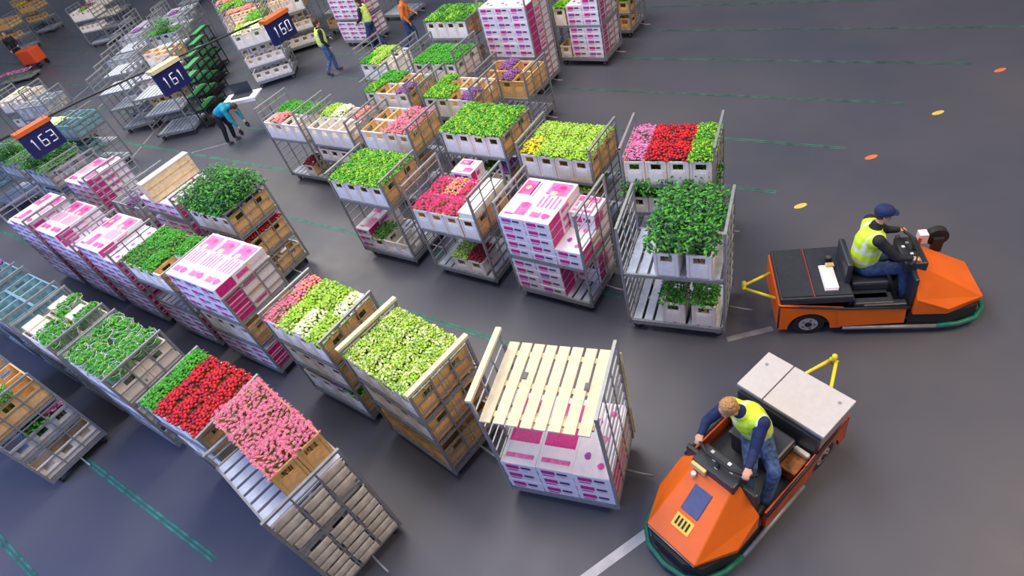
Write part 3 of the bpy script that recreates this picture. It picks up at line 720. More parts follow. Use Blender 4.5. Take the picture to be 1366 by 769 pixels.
# left edge greys and far corner
for n, (x, y, h, g, st, nm) in enumerate([(-25.0, 6.2, 20, ['eeee', 'eeee'], 'grey', 'grey crate trolley by the left edge, nearer'), (-27.0, 6.4, 20, ['eeee', 'eWee'], 'cream', 'pale crate trolley by the left edge, farther'),
                                    (-21.5, 5.6, 10, ['WWee', 'eeee'], 'teal', 'pale green trolley left of the lower sign'), (-23.4, 3.6, 4, ['eeee', 'eeee'], 'teal', 'teal crate trolley under the cable end'),
                                    (-36.5, 14.0, 22, ['eeGe', 'eDDe'], 'cream', 'cream crate trolley in the far corner, nearest'), (-38.2, 15.8, 22, ['eeee', 'GGee'], 'cream', 'cream crate trolley in the far corner, second'),
                                    (-44.5, 13.0, 22, ['eeee', 'eeee'], 'tan', 'brown trolley behind the far handler, left'), (-46.5, 15.5, 22, ['yyee', 'eDee'], 'tan', 'yellow flower trolley in the top left corner'),
                                    (-42.0, 17.8, 22, ['eDDe', 'eGee'], 'tan', 'dark red trolley at the top left edge'), (-50.0, 16.5, 22, ['eeee', 'eyye'], 'tan', 'brown corner trolley, farthest left'),
                                    (-35.0, 18.6, 25, ['eBee', 'eeDe'], 'blue', 'blue crate trolley at the top edge'), (-33.0, 20.0, 25, ['eeee', 'eeee'], 'teal', 'teal crate trolley at the top edge'),
                                    (-31.0, 21.6, 28, ['eeee', 'eeee'], 'grey', 'grey crate trolley at the top edge'), (-27.5, 22.5, 40, ['eeee', 'eeee'], 'grey', 'grey trolley at very top')]):
    t = trolley(nm, nm, x, y, h, [.8, 1.35], near=False)
    crates(t, 2, g, st); crates(t, 1, ['eeee'], st, Hc=.28)
# low pink flower dolly
dl = empty('flower_dolly', (-37.6, 10.6, 0), R(30), 'low dolly loaded with pale pink flowers in the far corner aisle', 'dolly')
mb = MB(); mb.box(-.9, -.4, .14, .9, .4, .2, steel); ob('deck', mb.mesh('deck'), dl)
for cx in (-.7, .7):
    for cy in (-.3, .3): ob('caster', KIT['caster'], dl, (cx, cy, 0))
for i in range(4):
    hm, fm = bunch_meshes('H', i % 3)
    b = empty('flower_bunch', (-37.6 + (i - 1.5) * .4, 10.6 + (i - 1.5) * .22, .42), R(30), f"pale pink bunch lying on the far dolly, {lab(i)} from the left", 'flowers', 'bunches on the dolly')
    ob('flower_heads', hm, b)['kind'] = 'stuff'; ob('foliage', fm, b)['kind'] = 'stuff'

# ------------------------------------------------------------------ hanging signs and cable
def glyph(m, ch, x, s, mt, T):
    SEG = {'1': [(.5, 0, .5, 1), (.3, .8, .5, 1)], '6': [(.8, 1, .2, .95), (.2, .95, .12, .1), (.12, .05, .85, .05), (.85, .05, .85, .5), (.85, .5, .15, .5)],
           '3': [(.12, .95, .85, .95), (.85, .95, .85, .05), (.85, .52, .3, .52), (.12, .05, .85, .05)], '0': [(.15, .03, .15, .97), (.15, .97, .85, .97), (.85, .97, .85, .03), (.85, .03, .15, .03)]}
    for a, b, c, d in SEG[ch]:
        m.tube([(x + a * s, b * s * 1.5, 0), (x + c * s, d * s * 1.5, 0)], s * .085, mt, 4, T)
rod = []
for txt, (x, y) in zip(('163', '161', '160'), ((-15.55, 3.89), (-14.46, 6.61), (-13.3, 9.1))):
    s = empty('hanging_sign', (x, y, 2.75), R(0), {'163': 'orange-topped dark blue sign reading 163, nearest the left frame edge', '161': 'cream-topped dark blue sign reading 161, in front of silver trolleys', '160': 'orange-topped dark blue sign reading 160, above the cream flowers'}[txt], 'sign', 'numbered hanging lane signs')
    mb = MB(); mb.box(-.06, -.36, 0, .06, .36, .52, signblue); ob('sign_box', mb.mesh('sign_box'), s)
    mb = MB(); mb.box(-.16, -.38, .52, .10, .38, .60, signorange if txt != '161' else mat('sign_cream', (.62, .55, .32), .5)); ob('top_strip', mb.mesh('top_strip'), s)
    mb = MB(); T = Matrix(((0, 0, 1, .064), (1, 0, 0, -.27), (0, 1, 0, .13), (0, 0, 0, 1)))
    for k, ch in enumerate(txt): glyph(mb, ch, k * .19, .165, signwhite, T)
    ob('numerals', mb.mesh('numerals'), s)
    for yy in (-.3, .3):
        mb = MB(); mb.tube([(0, yy, .6), (0, yy, 4.2)], .006, steel_dk, 5); ob('hanger_wire', mb.mesh('hanger_wire'), s)
mb = MB()
mb.tube([(-17.4, 2.2, 3.05), (-16.5, 5.4, 3.05), (-15.3, 8.0, 3.05), (-14.2, 10.2, 3.05)], .024, black, 6)
tag(ob('power_cable', mb.mesh('power_cable'), None), 'dark overhead cable crossing the aisle by the hanging signs', 'cable')

# ------------------------------------------------------------------ people
def capsule(m, a, b, ra, rb, mt, n=12):
    a = Vector(a); b = Vector(b); d = b - a; L = d.length
    if L < 1e-5: m.ell(a, ra, ra, ra, mt, n, 8); return
    d.normalize(); pts = []; rs = []
    for k in (90, 60, 30): pts.append(a - d * ra * math.sin(R(k))); rs.append(max(.0005, ra * math.cos(R(k))))
    pts.append(a); rs.append(ra); pts.append(b); rs.append(rb)
    for k in (30, 60, 90): pts.append(b + d * rb * math.sin(R(k))); rs.append(max(.0005, rb * math.cos(R(k))))
    m.tube(pts, rs, mt, n)
def remesh(name, m, vox, parent, smooth=6, post=None):
    me = m.mesh(name + '_raw'); o = bpy.data.objects.new('tmp', me); COL.objects.link(o)
    r = o.modifiers.new('r', 'REMESH'); r.mode = 'VOXEL'; r.voxel_size = vox
    sm = o.modifiers.new('s', 'SMOOTH'); sm.factor = .5; sm.iterations = smooth
    dg = bpy.context.evaluated_depsgraph_get(); dg.update()
    n = bpy.data.meshes.new_from_object(o.evaluated_get(dg)); n.name = name
    bpy.data.objects.remove(o); bpy.data.meshes.remove(me)
    n.materials.clear()
    for x in m.mats: n.materials.append(x)
    n.polygons.foreach_set('use_smooth', [True] * len(n.polygons))
    n.polygons.foreach_set('material_index', [0] * len(n.polygons))
    if post: post(n)
    return ob(name, n, parent)
def person(loc, rz, label, J, top_m, leg_m, vest=True, hairm=hair_m, cap=None, vox=.011, hands='grip', look=0.0, tilt=0.3, beard=False, scale=1.0):
    """J: dict of joints (local). pelvis, chest, neck, head, shL/R, elL/R, haL/R, hipL/R, knL/R, anL/R"""
    p = empty('person', loc, rz, label, 'person'); p.scale = (scale,) * 3
    V = {k: Vector(v) for k, v in J.items()}
    H = V['head']
    RH = Matrix.Translation(H) @ Matrix.Rotation(look, 4, 'Z') @ Matrix.Rotation(tilt, 4, 'Y')
    body = MB()
    capsule(body, V['pelvis'], V['chest'], .125, .14, skin); capsule(body, V['chest'], V['neck'], .12, .06, skin)
    capsule(body, V['neck'], H + Vector((0, 0, -.04)), .055, .055, skin)
    for s in 'LR':
        capsule(body, V['chest'], V['sh' + s], .09, .055, skin)
        capsule(body, V['sh' + s], V['el' + s], .05, .04, skin); capsule(body, V['el' + s], V['ha' + s], .038, .026, skin)
        capsule(body, V['pelvis'], V['hip' + s], .11, .09, skin)
        capsule(body, V['hip' + s], V['kn' + s], .08, .055, skin); capsule(body, V['kn' + s], V['an' + s], .05, .038, skin)
        # hand: palm, four curled fingers, thumb from its side
        wr = V['ha' + s]; d = (wr - V['el' + s]).normalized(); side = d.cross(Vector((0, 0, 1))).normalized(); dn = d.cross(side).normalized()
        if dn.z > 0: dn = -dn
        for q in (-1, 0, 1): capsule(body, wr + side * q * .018, wr + d * .08 + side * q * .027, .016, .015, skin, 8)
        for q, L in zip((-1.5, -.5, .5, 1.5), (.028, .034, .036, .030)):
            b0 = wr + d * .085 + side * q * .021
            b1 = b0 + (d * .8 + dn * .6) * L; b2 = b1 + (dn * 1.0 - d * .1) * L * .8; b3 = b2 + (dn * .5 - d * .8) * L * .7
            capsule(body, b0, b1, .0095, .009, skin, 7); capsule(body, b1, b2, .009, .0085, skin, 7); capsule(body, b2, b3, .0085, .0075, skin, 7)
        ss = -1 if s == 'L' else 1
        t0 = wr + d * .02 + side * ss * .03; t1 = t0 + (d * .6 + side * ss * .5 + dn * .3) * .035; t2 = t1 + (d * .8 + dn * .6) * .028
        capsule(body, t0, t1, .0125, .011, skin, 7); capsule(body, t1, t2, .011, .0085, skin, 7)
    def hd(c, rx, ry, rz_, **k): body.ell(c, rx, ry, rz_, skin, 16, 12, RH, **k)
    hd((0, 0, .03), .095, .075, .105); hd((.015, 0, -.045), .075, .058, .07); hd((.06, 0, -.075), .03, .03, .028)
    body.add([tuple(RH @ Vector(q)) for q in [(.085, -.016, -.015), (.085, .016, -.015), (.118, 0, -.018), (.088, 0, .035)]], [(0, 1, 2), (0, 2, 3), (1, 3, 2), (0, 3, 1)], skin)
    hd((.10, 0, -.012), .016, .015, .013)
    for sy in (-1, 1): hd((-.005, sy * .077, 0), .016, .009, .03); hd((.08, sy * .03, .028), .012, .018, .007)
    remesh('body', body, vox, p, 4)
    fc = MB()
    for sy in (-1, 1):
        fc.ell((.083, sy * .03, .008), .012, .013, .011, eyew, 10, 6, RH); fc.ell((.0935, sy * .03, .008), .004, .006, .006, eyed, 8, 5, RH)
    ob('eyes', fc.mesh('eyes'), p)
    fc = MB(); fc.ell((.088, 0, -.05), .010, .024, .006, lip, 10, 6, RH); ob('mouth', fc.mesh('mouth'), p)
    # hair or cap
    hm = MB()
    if cap:
        hm.ell((-.01, 0, .055), .115, .098, .085, cap, 20, 12, RH)
        hm.ell((.095, 0, .045), .06, .075, .010, cap, 16, 6, RH); hm.tube([tuple(RH @ Vector((.0 + .105 * math.cos(t) - .01, .092 * math.sin(t), .035))) for t in [k * PI / 8 for k in range(17)]], .010, cap, 6)
        hm.ell((-.01, 0, .138), .012, .012, .008, cap, 8, 5, RH)
        ob('cap', hm.mesh('cap'), p)
        hm = MB(); hm.ell((-.035, 0, .0), .075, .08, .07, hair_d, 14, 10, RH); ob('hair', hm.mesh('hair'), p)
    else:
        def hf(q): 
            return q * (1 + .05 * math.sin(q.x * 23 + q.y * 31) )
        hm.ell((-.022, 0, .048), .102, .09, .098, hairm, 22, 16, RH, hf); hm.ell((-.05, 0, -.02), .06, .078, .07, hairm, 16, 10, RH, hf)
        remesh('hair', hm, .008, p, 2)
    # trousers
    tr = MB()
    capsule(tr, V['pelvis'] + Vector((0, 0, -.01)), V['pelvis'] * .75 + V['chest'] * .25, .15, .145, leg_m)
    for s in 'LR':
        capsule(tr, V['pelvis'], V['hip' + s], .13, .11, leg_m); capsule(tr, V['hip' + s], V['kn' + s], .105, .075, leg_m)
        capsule(tr, V['kn' + s], V['an' + s] + (V['kn' + s] - V['an' + s]) * .06, .074, .06, leg_m)
    remesh('trousers', tr, vox * 1.3, p, 3)
    # shoes
    for s in 'LR':
        sh = MB(); a = V['an' + s]; fd = V.get('toe' + s, a + Vector((.17, 0, -.04))); capsule(sh, a + Vector((0, 0, -.02)), a + (fd - a) * .5 + Vector((0, 0, -.02)), .046, .044, shoe_m); capsule(sh, a + (fd - a) * .5 + Vector((0, 0, -.02)), fd, .044, .036, shoe_m)
        remesh('shoe', sh, vox * 1.2, p, 2)
    # jacket
    jk = MB()
    capsule(jk, V['pelvis'] * .8 + V['chest'] * .2, V['chest'], .155, .165, top_m); capsule(jk, V['chest'], V['neck'] - (V['neck'] - V['chest']) * .2, .15, .085, top_m)
    capsule(jk, V['neck'] - (V['neck'] - V['chest']) * .2, V['neck'] + Vector((0, 0, .01)), .08, .07, top_m)
    for s in 'LR':
        capsule(jk, V['chest'] + (V['sh' + s] - V['chest']) * .3, V['sh' + s], .12, .085, top_m); capsule(jk, V['sh' + s], V['el' + s], .075, .058, top_m)
        capsule(jk, V['el' + s], V['ha' + s] - (V['ha' + s] - V['el' + s]) * .08, .057, .042, top_m)
    remesh('jacket', jk, vox * 1.2, p, 3)
    if vest:
        ve = MB(); ve.m(vest_m); ve.m(refl)
        capsule(ve, V['pelvis'] * .75 + V['chest'] * .25, V['chest'], .172, .182, vest_m)
        capsule(ve, V['chest'], V['neck'] - (V['neck'] - V['chest']) * .42, .168, .105, vest_m)
        for s in 'LR': capsule(ve, V['chest'] + (V['sh' + s] - V['chest']) * .2, V['chest'] + (V['sh' + s] - V['chest']) * .82, .138, .104, vest_m)
        ax = (V['chest'] - V['pelvis']); L = ax.length; ax.normalize(); lat = (V['shL'] - V['shR']).normalized()
        def bands(n):
            idx = []
            for f in n.polygons:
                r = Vector(f.center) - V['pelvis']; t = r.dot(ax); l = r.dot(lat)
                on = abs(t - L * .28) < .028 or abs(t - L * .72) < .028 or (t > L * .72 and abs(abs(l) - .12) < .022)
                idx.append(1 if on else 0)
            n.polygons.foreach_set('material_index', idx)
        remesh('safety_vest', ve, vox * 1.1, p, 3, bands)
    return p

# ------------------------------------------------------------------ tug tractors
def tug(loc, h, label, second):
    t = empty('tow_tractor', loc, R(h), label, 'tractor')
    w2 = .5
    # chassis
    m = MB(); m.box(.05, -.42, .16, 1.95, .42, .26, steel_dk); m.box(.60, -w2 + .02, .22, 1.40, w2 - .02, .27, blackpl); m.box(1.40, -w2 + .02, .22, 1.60, w2 - .02, .272, treadplate if second else blackpl); ob('chassis', m.mesh('chassis'), t)
    # rear body side skirts with wheel arches
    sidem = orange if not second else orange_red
    def skirt(y0, y1):
        m = MB(); pts = [(0.0, .14)]
        for k in range(0, 13):
            a = PI - PI * k / 12; pts.append((.38 + .27 * math.cos(a), .14 + .30 * math.sin(a)))
        pts += [(.78, .14), (.78, .52), (0.0, .62)]
        m.prism(pts, y0, y1, sidem)
        return m.mesh('side_skirt')
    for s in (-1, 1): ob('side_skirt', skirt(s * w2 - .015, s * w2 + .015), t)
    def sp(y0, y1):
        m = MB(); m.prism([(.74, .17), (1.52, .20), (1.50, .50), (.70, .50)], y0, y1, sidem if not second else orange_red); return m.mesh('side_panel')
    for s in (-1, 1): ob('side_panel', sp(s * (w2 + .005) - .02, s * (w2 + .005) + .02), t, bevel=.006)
    m = MB(); m.box(-.02, -.5, .16, .02, .5, .62, sidem); ob('rear_panel', m.mesh('rear_panel'), t)
    m = MB()
    for s in (-1, 1): m.tube([(.0, s * .5, .60), (.78, s * .52, .52), (1.52, s * .53, .50)], .018, black, 6)
    for s in (-1, 1): m.tube([(.0, s * .5, .17), (.0, s * .5, .60)], .018, black, 6)
    ob('edge_trim', m.mesh('edge_trim'), t)
    # rear box or lid
    if second:
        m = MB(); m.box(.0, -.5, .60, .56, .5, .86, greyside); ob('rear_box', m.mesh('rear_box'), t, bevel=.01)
        m = MB(); m.box(-.03, -.53, .86, .57, .18, .90, greybox); m.box(-.03, .19, .86, .57, .53, .90, greybox) if False else m.box(-.03, -.19, .86, .57, .53, .90, greybox)
        m = MB(); m.box(-.03, -.19, .86, .58, .53, .905, greybox); a = m.mesh('box_lid')
        ob('box_lid', a, t, bevel=.006)
        m = MB(); m.box(-.03, -.53, .86, .58, -.205, .905, greybox); ob('box_lid', m.mesh('box_lid'), t, bevel=.006)
        m = MB(); m.cyl((.10, .42, .908), .018, .01, greyside); m.cyl((.14, -.44, .908), .018, .01, greyside); ob('lid_bolt', m.mesh('lid_bolt'), t)
        m = MB(); m.box(.56, -.5, .26, .60, .5, .80, blackpl); ob('bulkhead', m.mesh('bulkhead'), t)
        m = MB(); m.box(.66, -.30, .27, 1.0, .22, .58, blackpl); m.box(.64, .26, .27, .92, .46, .45, mat('worn_copper', (.30, .12, .04), .6, .2, .6)); m.box(.62, .28, .45, .68, .46, .53, cream); ob('seat_base', m.mesh('seat_base'), t, bevel=.02)
        m = MB(); m.box(.66, -.30, .58, 1.06, .30, .70, blackpl); ob('seat', m.mesh('seat'), t, bevel=.03)
    else:
        m = MB(); m.box(.0, -.49, .60, .88, .49, .72, blackpl); ob('rear_deck', m.mesh('rear_deck'), t, bevel=.025)
        m = MB(); m.box(.03, -.46, .72, .40, .46, .735, blackpl); m.box(.43, -.46, .72, .85, .46, .735, blackpl); m.box(.405, -.47, .722, .425, .47, .728, mat('dark_red_seam', (.2, .03, .03), .6)); ob('deck_lid', m.mesh('deck_lid'), t)
        m = MB(); m.box(.86, -.42, .26, 1.32, .42, .58, blackpl); ob('seat_base', m.mesh('seat_base'), t, bevel=.02)
        m = MB(); m.box(.90, -.27, .58, 1.34, .27, .72, blackpl); ob('seat', m.mesh('seat'), t, bevel=.03)
        m = MB(); m.box(.80, -.27, .66, .88, .27, 1.06, blackpl); ob('backrest', m.mesh('backrest'), t, bevel=.03)
        m = MB(); m.box(1.0, -.52, .50, 1.5, -.42, .56, blackpl); m.box(.9, -.50, .5, 1.36, -.30, .58, blackpl); ob('side_cushion', m.mesh('side_cushion'), t, bevel=.02)
    # wheels
    for s in (-1, 1):
        m = MB(); m.cyl((0, 0, 0), .2, .13, black, 'y', 28); wheel = ob('wheel', m.mesh('wheel'), t, (.38, s * .42, .2))
        m = MB(); m.cyl((0, s * .062, 0), .12, .02, rim, 'y', 20); m.cyl((0, s * .072, 0), .045, .02, black, 'y', 14)
        for k in range(5): m.cyl((.08 * math.cos(k * 2 * PI / 5), s * .074, .08 * math.sin(k * 2 * PI / 5)), .014, .012, steel_dk, 'y', 8)
        ob('wheel_rim', m.mesh('wheel_rim'), wheel)
    m = MB(); m.cyl((0, 0, 0), .17, .12, black, 'y', 24); ob('wheel', m.mesh('wheel'), t, (2.0, 0, .17))
    # faceted hood
    zt = .98
    v = [(1.60, -.22, zt), (1.60, .22, zt), (2.42, -.32, .42), (2.42, .32, .42), (1.60, -.50, .60), (1.60, .50, .60), (1.98, -.52, .42), (1.98, .52, .42),
         (1.60, -.50, .32), (1.60, .50, .32), (1.98, -.51, .32), (1.98, .51, .32), (2.40, -.31, .33), (2.40, .31, .33)]
    f = [(0, 2, 3, 1), (0, 4, 2), (4, 6, 2), (1, 3, 5), (5, 3, 7), (4, 8, 10, 6), (7, 11, 9, 5), (6, 10, 12, 2), (3, 13, 11, 7), (2, 12, 13, 3), (0, 1, 5, 9, 8, 4), (8, 9, 11, 13, 12, 10)]
    m = MB(); m.add(v, f, orange)
    ob('hood', m.mesh('hood'), t, bevel=.012)
    m = MB(); poly = [(1.56, -.49), (1.56, .49), (2.02, .50), (2.36, .38), (2.46, .2), (2.46, -.2), (2.36, -.38), (2.02, -.50)]
    n = len(poly); m.add([(x, y, .14) for x, y in poly] + [(x, y * .98, .325) for x, y in poly], [tuple(range(n))[::-1], tuple(range(n, 2 * n))] + [(i, (i + 1) % n, (i + 1) % n + n, i + n) for i in range(n)], black)
    ob('nose_skirt', m.mesh('nose_skirt'), t)
    m = MB(); pts = [(1.9, -.53, .12), (2.15, -.50, .12), (2.36, -.42, .12), (2.50, -.25, .12), (2.54, 0, .12), (2.50, .25, .12), (2.36, .42, .12), (2.15, .50, .12), (1.9, .53, .12)]
    m.tube(pts, .034, greenrub, 8); ob('bumper', m.mesh('bumper'), t)['label'] = 'green curved rubber bumper'
    for sgn in (-1, 1):
        m = MB(); m.tube([(.80, sgn * .52, .14), (1.9, sgn * .53, .12)], .028, steel, 7); ob('side_rail', m.mesh('side_rail'), t)
    m = MB(); m.tube([(2.415, -.31, .37), (2.415, .31, .37)], .009, rim, 6); ob('trim_strip', m.mesh('trim_strip'), t)
    # dashboard and handlebar
    m = MB(); m.box(1.46, -.26, .86, 1.72, .26, 1.01, blackpl); m.box(1.54, -.44, .27, 1.60, .44, .90, blackpl); ob('dashboard', m.mesh('dashboard'), t, bevel=.02)
    m = MB()
    for i in range(5): m.box(1.50 + (i % 3) * .06, -.16 + i * .07, 1.01, 1.535 + (i % 3) * .06, -.125 + i * .07, 1.018, signwhite if i % 2 else rim)
    ob('gauges', m.mesh('gauges'), t)
    m = MB(); m.tube([(1.66, 0, .90), (1.60, 0, 1.10)], .025, black, 8); m.tube([(1.47, -.36, 1.09), (1.54, -.31, 1.11), (1.61, -.15, 1.11), (1.61, .15, 1.11), (1.54, .31, 1.11), (1.47, .36, 1.09)], .019, black, 8)
    ob('handlebar', m.mesh('handlebar'), t)
    if second:
        ang = math.atan2(.42, .5)
        def slope(x): return zt - (x - 1.60) / .82 * .56
        m = MB(); xa, xb = 1.84, 2.10; m.add([(xa, -.11, slope(xa) + .012), (xa, .11, slope(xa) + .012), (xb, .11, slope(xb) + .012), (xb, -.11, slope(xb) + .012), (xa, -.11, slope(xa) - .02), (xa, .11, slope(xa) - .02), (xb, .11, slope(xb) - .02), (xb, -.11, slope(xb) - .02)], [(0, 3, 2, 1), (0, 1, 5, 4), (1, 2, 6, 5), (2, 3, 7, 6), (3, 0, 4, 7), (4, 5, 6, 7)], screen_m); ob('hood_pad', m.mesh('hood_pad'), t, (0, 0, 0), 0, .01)
        m = MB(); xa, xb = 2.14, 2.27; m.add([(xa, -.11, slope(xa) + .006), (xa, .11, slope(xa) + .006), (xb, .11, slope(xb) + .006), (xb, -.11, slope(xb) + .006)], [(0, 3, 2, 1)], stick_y)
        for k in range(4):
            ya = -.08 + k * .045; m.add([(xa + .025, ya, slope(xa + .025) + .010), (xa + .025, ya + .022, slope(xa + .025) + .010), (xb - .025, ya + .022, slope(xb - .025) + .010), (xb - .025, ya, slope(xb - .025) + .010)], [(0, 3, 2, 1)], black)
        ob('warning_sticker', m.mesh('warning_sticker'), t)
        m = MB(); m.box(1.62, -.24, .90, 1.76, -.06, .99, mat('straw_box', (.72, .55, .22), .7)); m.cyl((1.80, -.17, .88), .03, .06, white); ob('dash_box', m.mesh('dash_box'), t, bevel=.01)
    else:
        m = MB(); m.cyl((2.02, .40, .86), .13, .10, black, 'y', 20); m.box(1.96, .30, .66, 2.08, .36, .88, black); ob('lamp_housing', m.mesh('lamp_housing'), t)
        m = MB(); m.box(1.76, .24, .88, 1.86, .36, 1.02, white); m.cyl((1.72, .14, 1.0), .02, .16, redcloth); ob('side_mirror', m.mesh('side_mirror'), t)
    # hitch
    m = MB(); hx, hz = (-.55, .66) if second else (-.40, .50); m.tube([(.02, -.27, .50), (hx, -.03, hz)], .022, yellow, 7); m.tube([(.02, .27, .50), (hx, .03, hz)], .022, yellow, 7); m.tube([(hx, -.05, hz), (hx, .05, hz)], .026, yellow, 7); m.tube([(hx, 0, hz - .06), (hx, 0, hz + .10)], .03, yellow, 8); m.tube([(.02, -.27, .50), (.02, .27, .50)], .016, yellow, 7)
    ob('tow_hitch', m.mesh('tow_hitch'), t)['label'] = 'yellow triangular tow hitch'
    return t
tug((-1.20, 6.31, 0), 22, 'upper right orange tow tractor with black flat rear deck', False)
tug((-.42, 4.60, 0), -110, 'lower orange tow tractor with light grey lidded rear box', True)
J1_ = dict(pelvis=(1.05, 0, .84), chest=(1.10, .02, 1.22), neck=(1.14, .04, 1.44), head=(1.20, .05, 1.60), shL=(1.12, .22, 1.37), shR=(1.12, -.18, 1.37), elL=(1.34, .27, 1.15), elR=(1.34, -.26, 1.14), haL=(1.50, .28, 1.12), haR=(1.50, -.27, 1.12),
           hipL=(1.10, .10, .82), hipR=(1.10, -.10, .82), knL=(1.50, .13, .84), knR=(1.50, -.16, .84), anL=(1.56, .15, .38), anR=(1.56, -.22, .38), toeL=(1.70, .15, .32), toeR=(1.70, -.24, .32))
person((-1.20, 6.31, 0), R(22), 'driver in navy cap and yellow vest seated on the upper orange tractor', J1_, jacket, denim, True, cap=navy, tilt=.15, look=-.1)
J2_ = dict(pelvis=(.90, 0, .82), chest=(1.02, -.07, 1.18), neck=(1.12, -.13, 1.36), head=(1.22, -.17, 1.47), shL=(1.05, .11, 1.30), shR=(1.07, -.28, 1.28), elL=(1.27, .18, 1.10), elR=(1.31, -.38, 1.12), haL=(1.48, .26, 1.12), haR=(1.48, -.32, 1.12),
           hipL=(.96, .10, .80), hipR=(.96, -.08, .80), knL=(1.20, .38, .82), knR=(1.32, .18, .84), anL=(1.36, .40, .40), anR=(1.46, .24, .40), toeL=(1.50, .42, .34), toeR=(1.58, .26, .34))
person((-.42, 4.60, 0), R(-110), 'bareheaded driver in yellow vest leaning forward on the lower orange tractor', J2_, navy, denim2, True, hairm=hair_m, tilt=.55, look=-.25)
# paper bundle on the first tractor deck
mb = MB(); mb.box(-.06, -.16, 0, .05, .16, .015, white); mb.box(-.055, -.15, .015, .055, .15, .028, cream2); T_ = mb.mesh('papers'); T_.transform(Matrix.Scale(1.45, 4))
tag(ob('papers', T_, None, (-.55, 6.40, .737), R(22)), 'white stack of papers on the black deck behind the capped driver', 'papers')
mb = MB(); mb.cyl((0, 0, .05), .04, .10, black, n=14); mb.cyl((0, 0, .105), .035, .012, steel_dk, n=14); mb.box(-.05, -.13, 0, .05, -.06, .06, tan)
tag(ob('thermos', mb.mesh('thermos'), None, (-.62, 6.70, .737), R(22)), 'black flask lying with a brown packet behind the papers', 'flask')

def walker(loc, rz, label, top, legs, vest, cap=None, hairm=hair_d, lean=0.0, scale=1.0):
    J = dict(pelvis=(0, 0, .95), chest=(.04 + lean, 0, 1.30), neck=(.06 + lean * 1.3, 0, 1.48), head=(.09 + lean * 1.5, 0, 1.62), shL=(.05 + lean, .19, 1.42), shR=(.05 + lean, -.19, 1.42), elL=(.12 + lean, .25, 1.15), elR=(.0 + lean, -.25, 1.14), haL=(.30 + lean, .20, 1.05), haR=(.14 + lean, -.24, .92),
             hipL=(0, .10, .92), hipR=(0, -.10, .92), knL=(.14, .11, .52), knR=(-.02, -.11, .50), anL=(.12, .11, .10), anR=(-.26, -.11, .14), toeL=(.28, .11, .05), toeR=(-.12, -.11, .04))
    return person(loc, rz, label, J, top, legs, vest, hairm=hairm, cap=cap, vox=.016, scale=scale)
walker((-16.55, 12.5, 0), R(60), 'worker in yellow vest and blue trousers walking beside the upper sign', jacket, denim2, True)
walker((-16.0, 14.2, 0), R(200), 'worker in yellow vest near the top edge by the lavender cartons', jacket, denim, True)
walker((-14.4, 14.3, 0), R(30), 'worker in orange top walking behind the bright green bed', orangecloth, denim, False)
person((-17.0, 8.3, 0), R(25), 'worker in teal jacket bending low beside the white desk trolley', dict(pelvis=(0, 0, .90), chest=(.34, 0, 1.05), neck=(.52, 0, 1.06), head=(.64, 0, 1.00), shL=(.42, .19, 1.04), shR=(.42, -.19, 1.04), elL=(.50, .24, .76), elR=(.48, -.24, .76), haL=(.56, .20, .54), haR=(.56, -.20, .54),
       hipL=(0, .10, .88), hipR=(0, -.10, .88), knL=(.10, .12, .50), knR=(.02, -.12, .50), anL=(.02, .12, .10), anR=(-.10, -.12, .10), toeL=(.18, .12, .05), toeR=(.06, -.12, .05)), teal, jacket, False, hairm=hair_d, vox=.016, tilt=1.0)
for j in range(5):
    p = Vector((-20.25, 7.75)) - u0 * (.50 * j - 1.50) + v0 * (1.2 * j + .3)
    rk = empty('plant_rack', (p.x, p.y, 0), R(28), f"slim dark rack with green strips at the aisle edge, {lab(j)} from the teal worker", 'rack', 'slim dark racks')
    mb = MB()
    for a_, b_ in ((0, 0), (.3, 0), (0, .95), (.3, .95)): mb.box(a_, b_, 0, a_ + .03, b_ + .03, 1.5, black)
    for zz_ in (.1, .55, 1.0, 1.46): mb.box(0, 0, zz_, .33, .98, zz_ + .03, black)
    ob('frame', mb.mesh('frame'), rk)
    for zz_ in (.6, 1.05, 1.5):
        mb = MB(); mb.box(.06, .05, zz_, .28, .92, zz_ + .03, mat('green_tray', (.05, .30, .10), .5)); ob('tray', mb.mesh('tray'), rk)
walker((-40.3, 12.1, 0), R(-20), 'far handler in dark clothes in the top left corner', jacket, jacket, False, hairm=hair_m, scale=1.0)
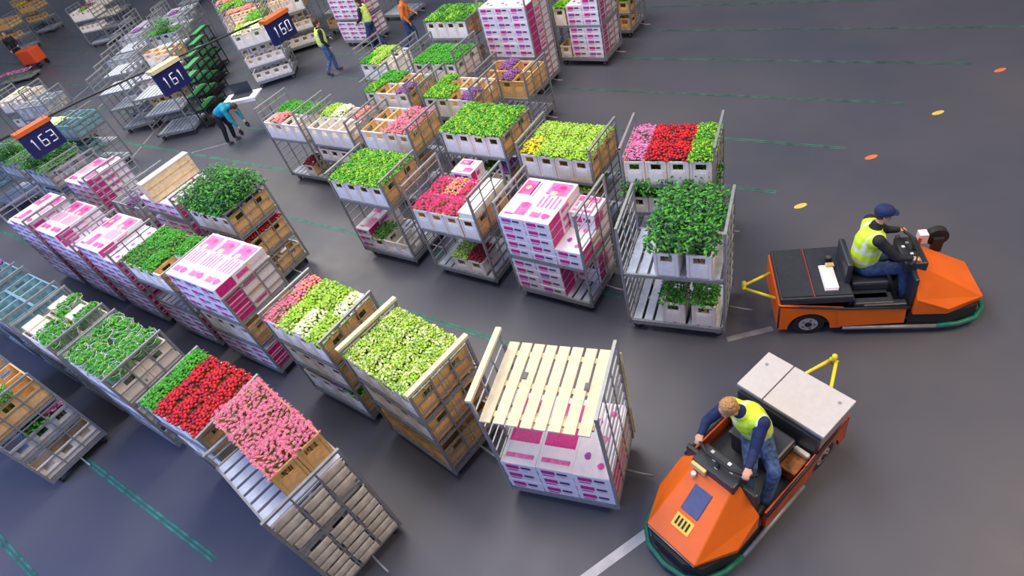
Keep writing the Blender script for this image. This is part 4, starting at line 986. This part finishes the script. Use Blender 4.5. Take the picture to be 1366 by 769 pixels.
# white desk trolley with dark screen
dk = empty('desk_trolley', (-16.75, 9.15, 0), R(28), 'white desk trolley with dark sloping screen beside the teal worker', 'desk')
mb = MB(); mb.box(-.55, -.3, .98, .55, .3, 1.02, white); mb.box(-.55, -.33, .94, .55, -.3, 1.04, white); ob('desktop', mb.mesh('desktop'), dk)
mb = MB(); mb.box(-.3, -.12, 1.02, .3, .18, 1.06, blackpl); mb.box(-.3, .16, 1.02, .3, .2, 1.36, blackpl); ob('screen', mb.mesh('screen'), dk)
for sx in (-.5, .5):
    for sy in (-.25, .25):
        mb = MB(); mb.tube([(sx, sy, .13), (sx, sy, .98)], .018, steel, 7); ob('leg', mb.mesh('leg'), dk); ob('caster', KIT['caster'], dk, (sx, sy, 0))
# red cart of the far handler
rc = empty('hand_cart', (-38.7, 12.0, 0), R(20), 'small red cart beside the far dark-clothed handler', 'cart')
mb = MB(); mb.box(-.5, -.35, .25, .5, .35, .95, redcloth); ob('cart_body', mb.mesh('cart_body'), rc, bevel=.06)
for sx in (-.35, .35):
    for sy in (-.3, .3): 
        mb = MB(); mb.cyl((sx, sy, .13), .13, .06, black, 'y', 14); ob('wheel', mb.mesh('wheel'), rc)
mb = MB(); mb.tube([(-.5, -.3, .8), (-.8, -.3, 1.05), (-.8, .3, 1.05), (-.5, .3, .8)], .02, steel_dk, 6); ob('push_handle', mb.mesh('push_handle'), rc)
print('STAT', STAT, 'objects', len(COL.objects))

# ------------------------------------------------------------------ crates: the 300 nearest exposed ones singly, the rest joined
CREQ.sort(key=lambda q: q[0])
rest = MB()
for n_, (key_, bm, p1, p2, loc_, rz_, lab_) in enumerate(CREQ):
    if n_ < 300:
        o = empty('flower_crate', loc_, rz_, lab_, 'crate', 'flower crates on trolleys')
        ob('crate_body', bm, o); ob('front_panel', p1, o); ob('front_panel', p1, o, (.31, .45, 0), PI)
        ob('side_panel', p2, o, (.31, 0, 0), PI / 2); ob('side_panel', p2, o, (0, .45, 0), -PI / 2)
    else:
        B = Matrix.Translation(loc_) @ Matrix.Rotation(rz_, 4, 'Z')
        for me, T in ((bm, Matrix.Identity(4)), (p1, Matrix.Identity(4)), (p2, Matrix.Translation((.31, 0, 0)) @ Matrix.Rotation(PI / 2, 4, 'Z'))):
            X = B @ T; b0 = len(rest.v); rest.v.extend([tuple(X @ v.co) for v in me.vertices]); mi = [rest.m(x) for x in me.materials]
            for p in me.polygons: rest.f.append([a + b0 for a in p.vertices]); rest.mi.append(mi[p.material_index]); rest.sm.append(False)
ro = ob('flower_crates', rest.mesh('flower_crates')); tag(ro, 'remaining crates deep inside the trolleys and on those farthest back', 'crates'); ro['kind'] = 'stuff'
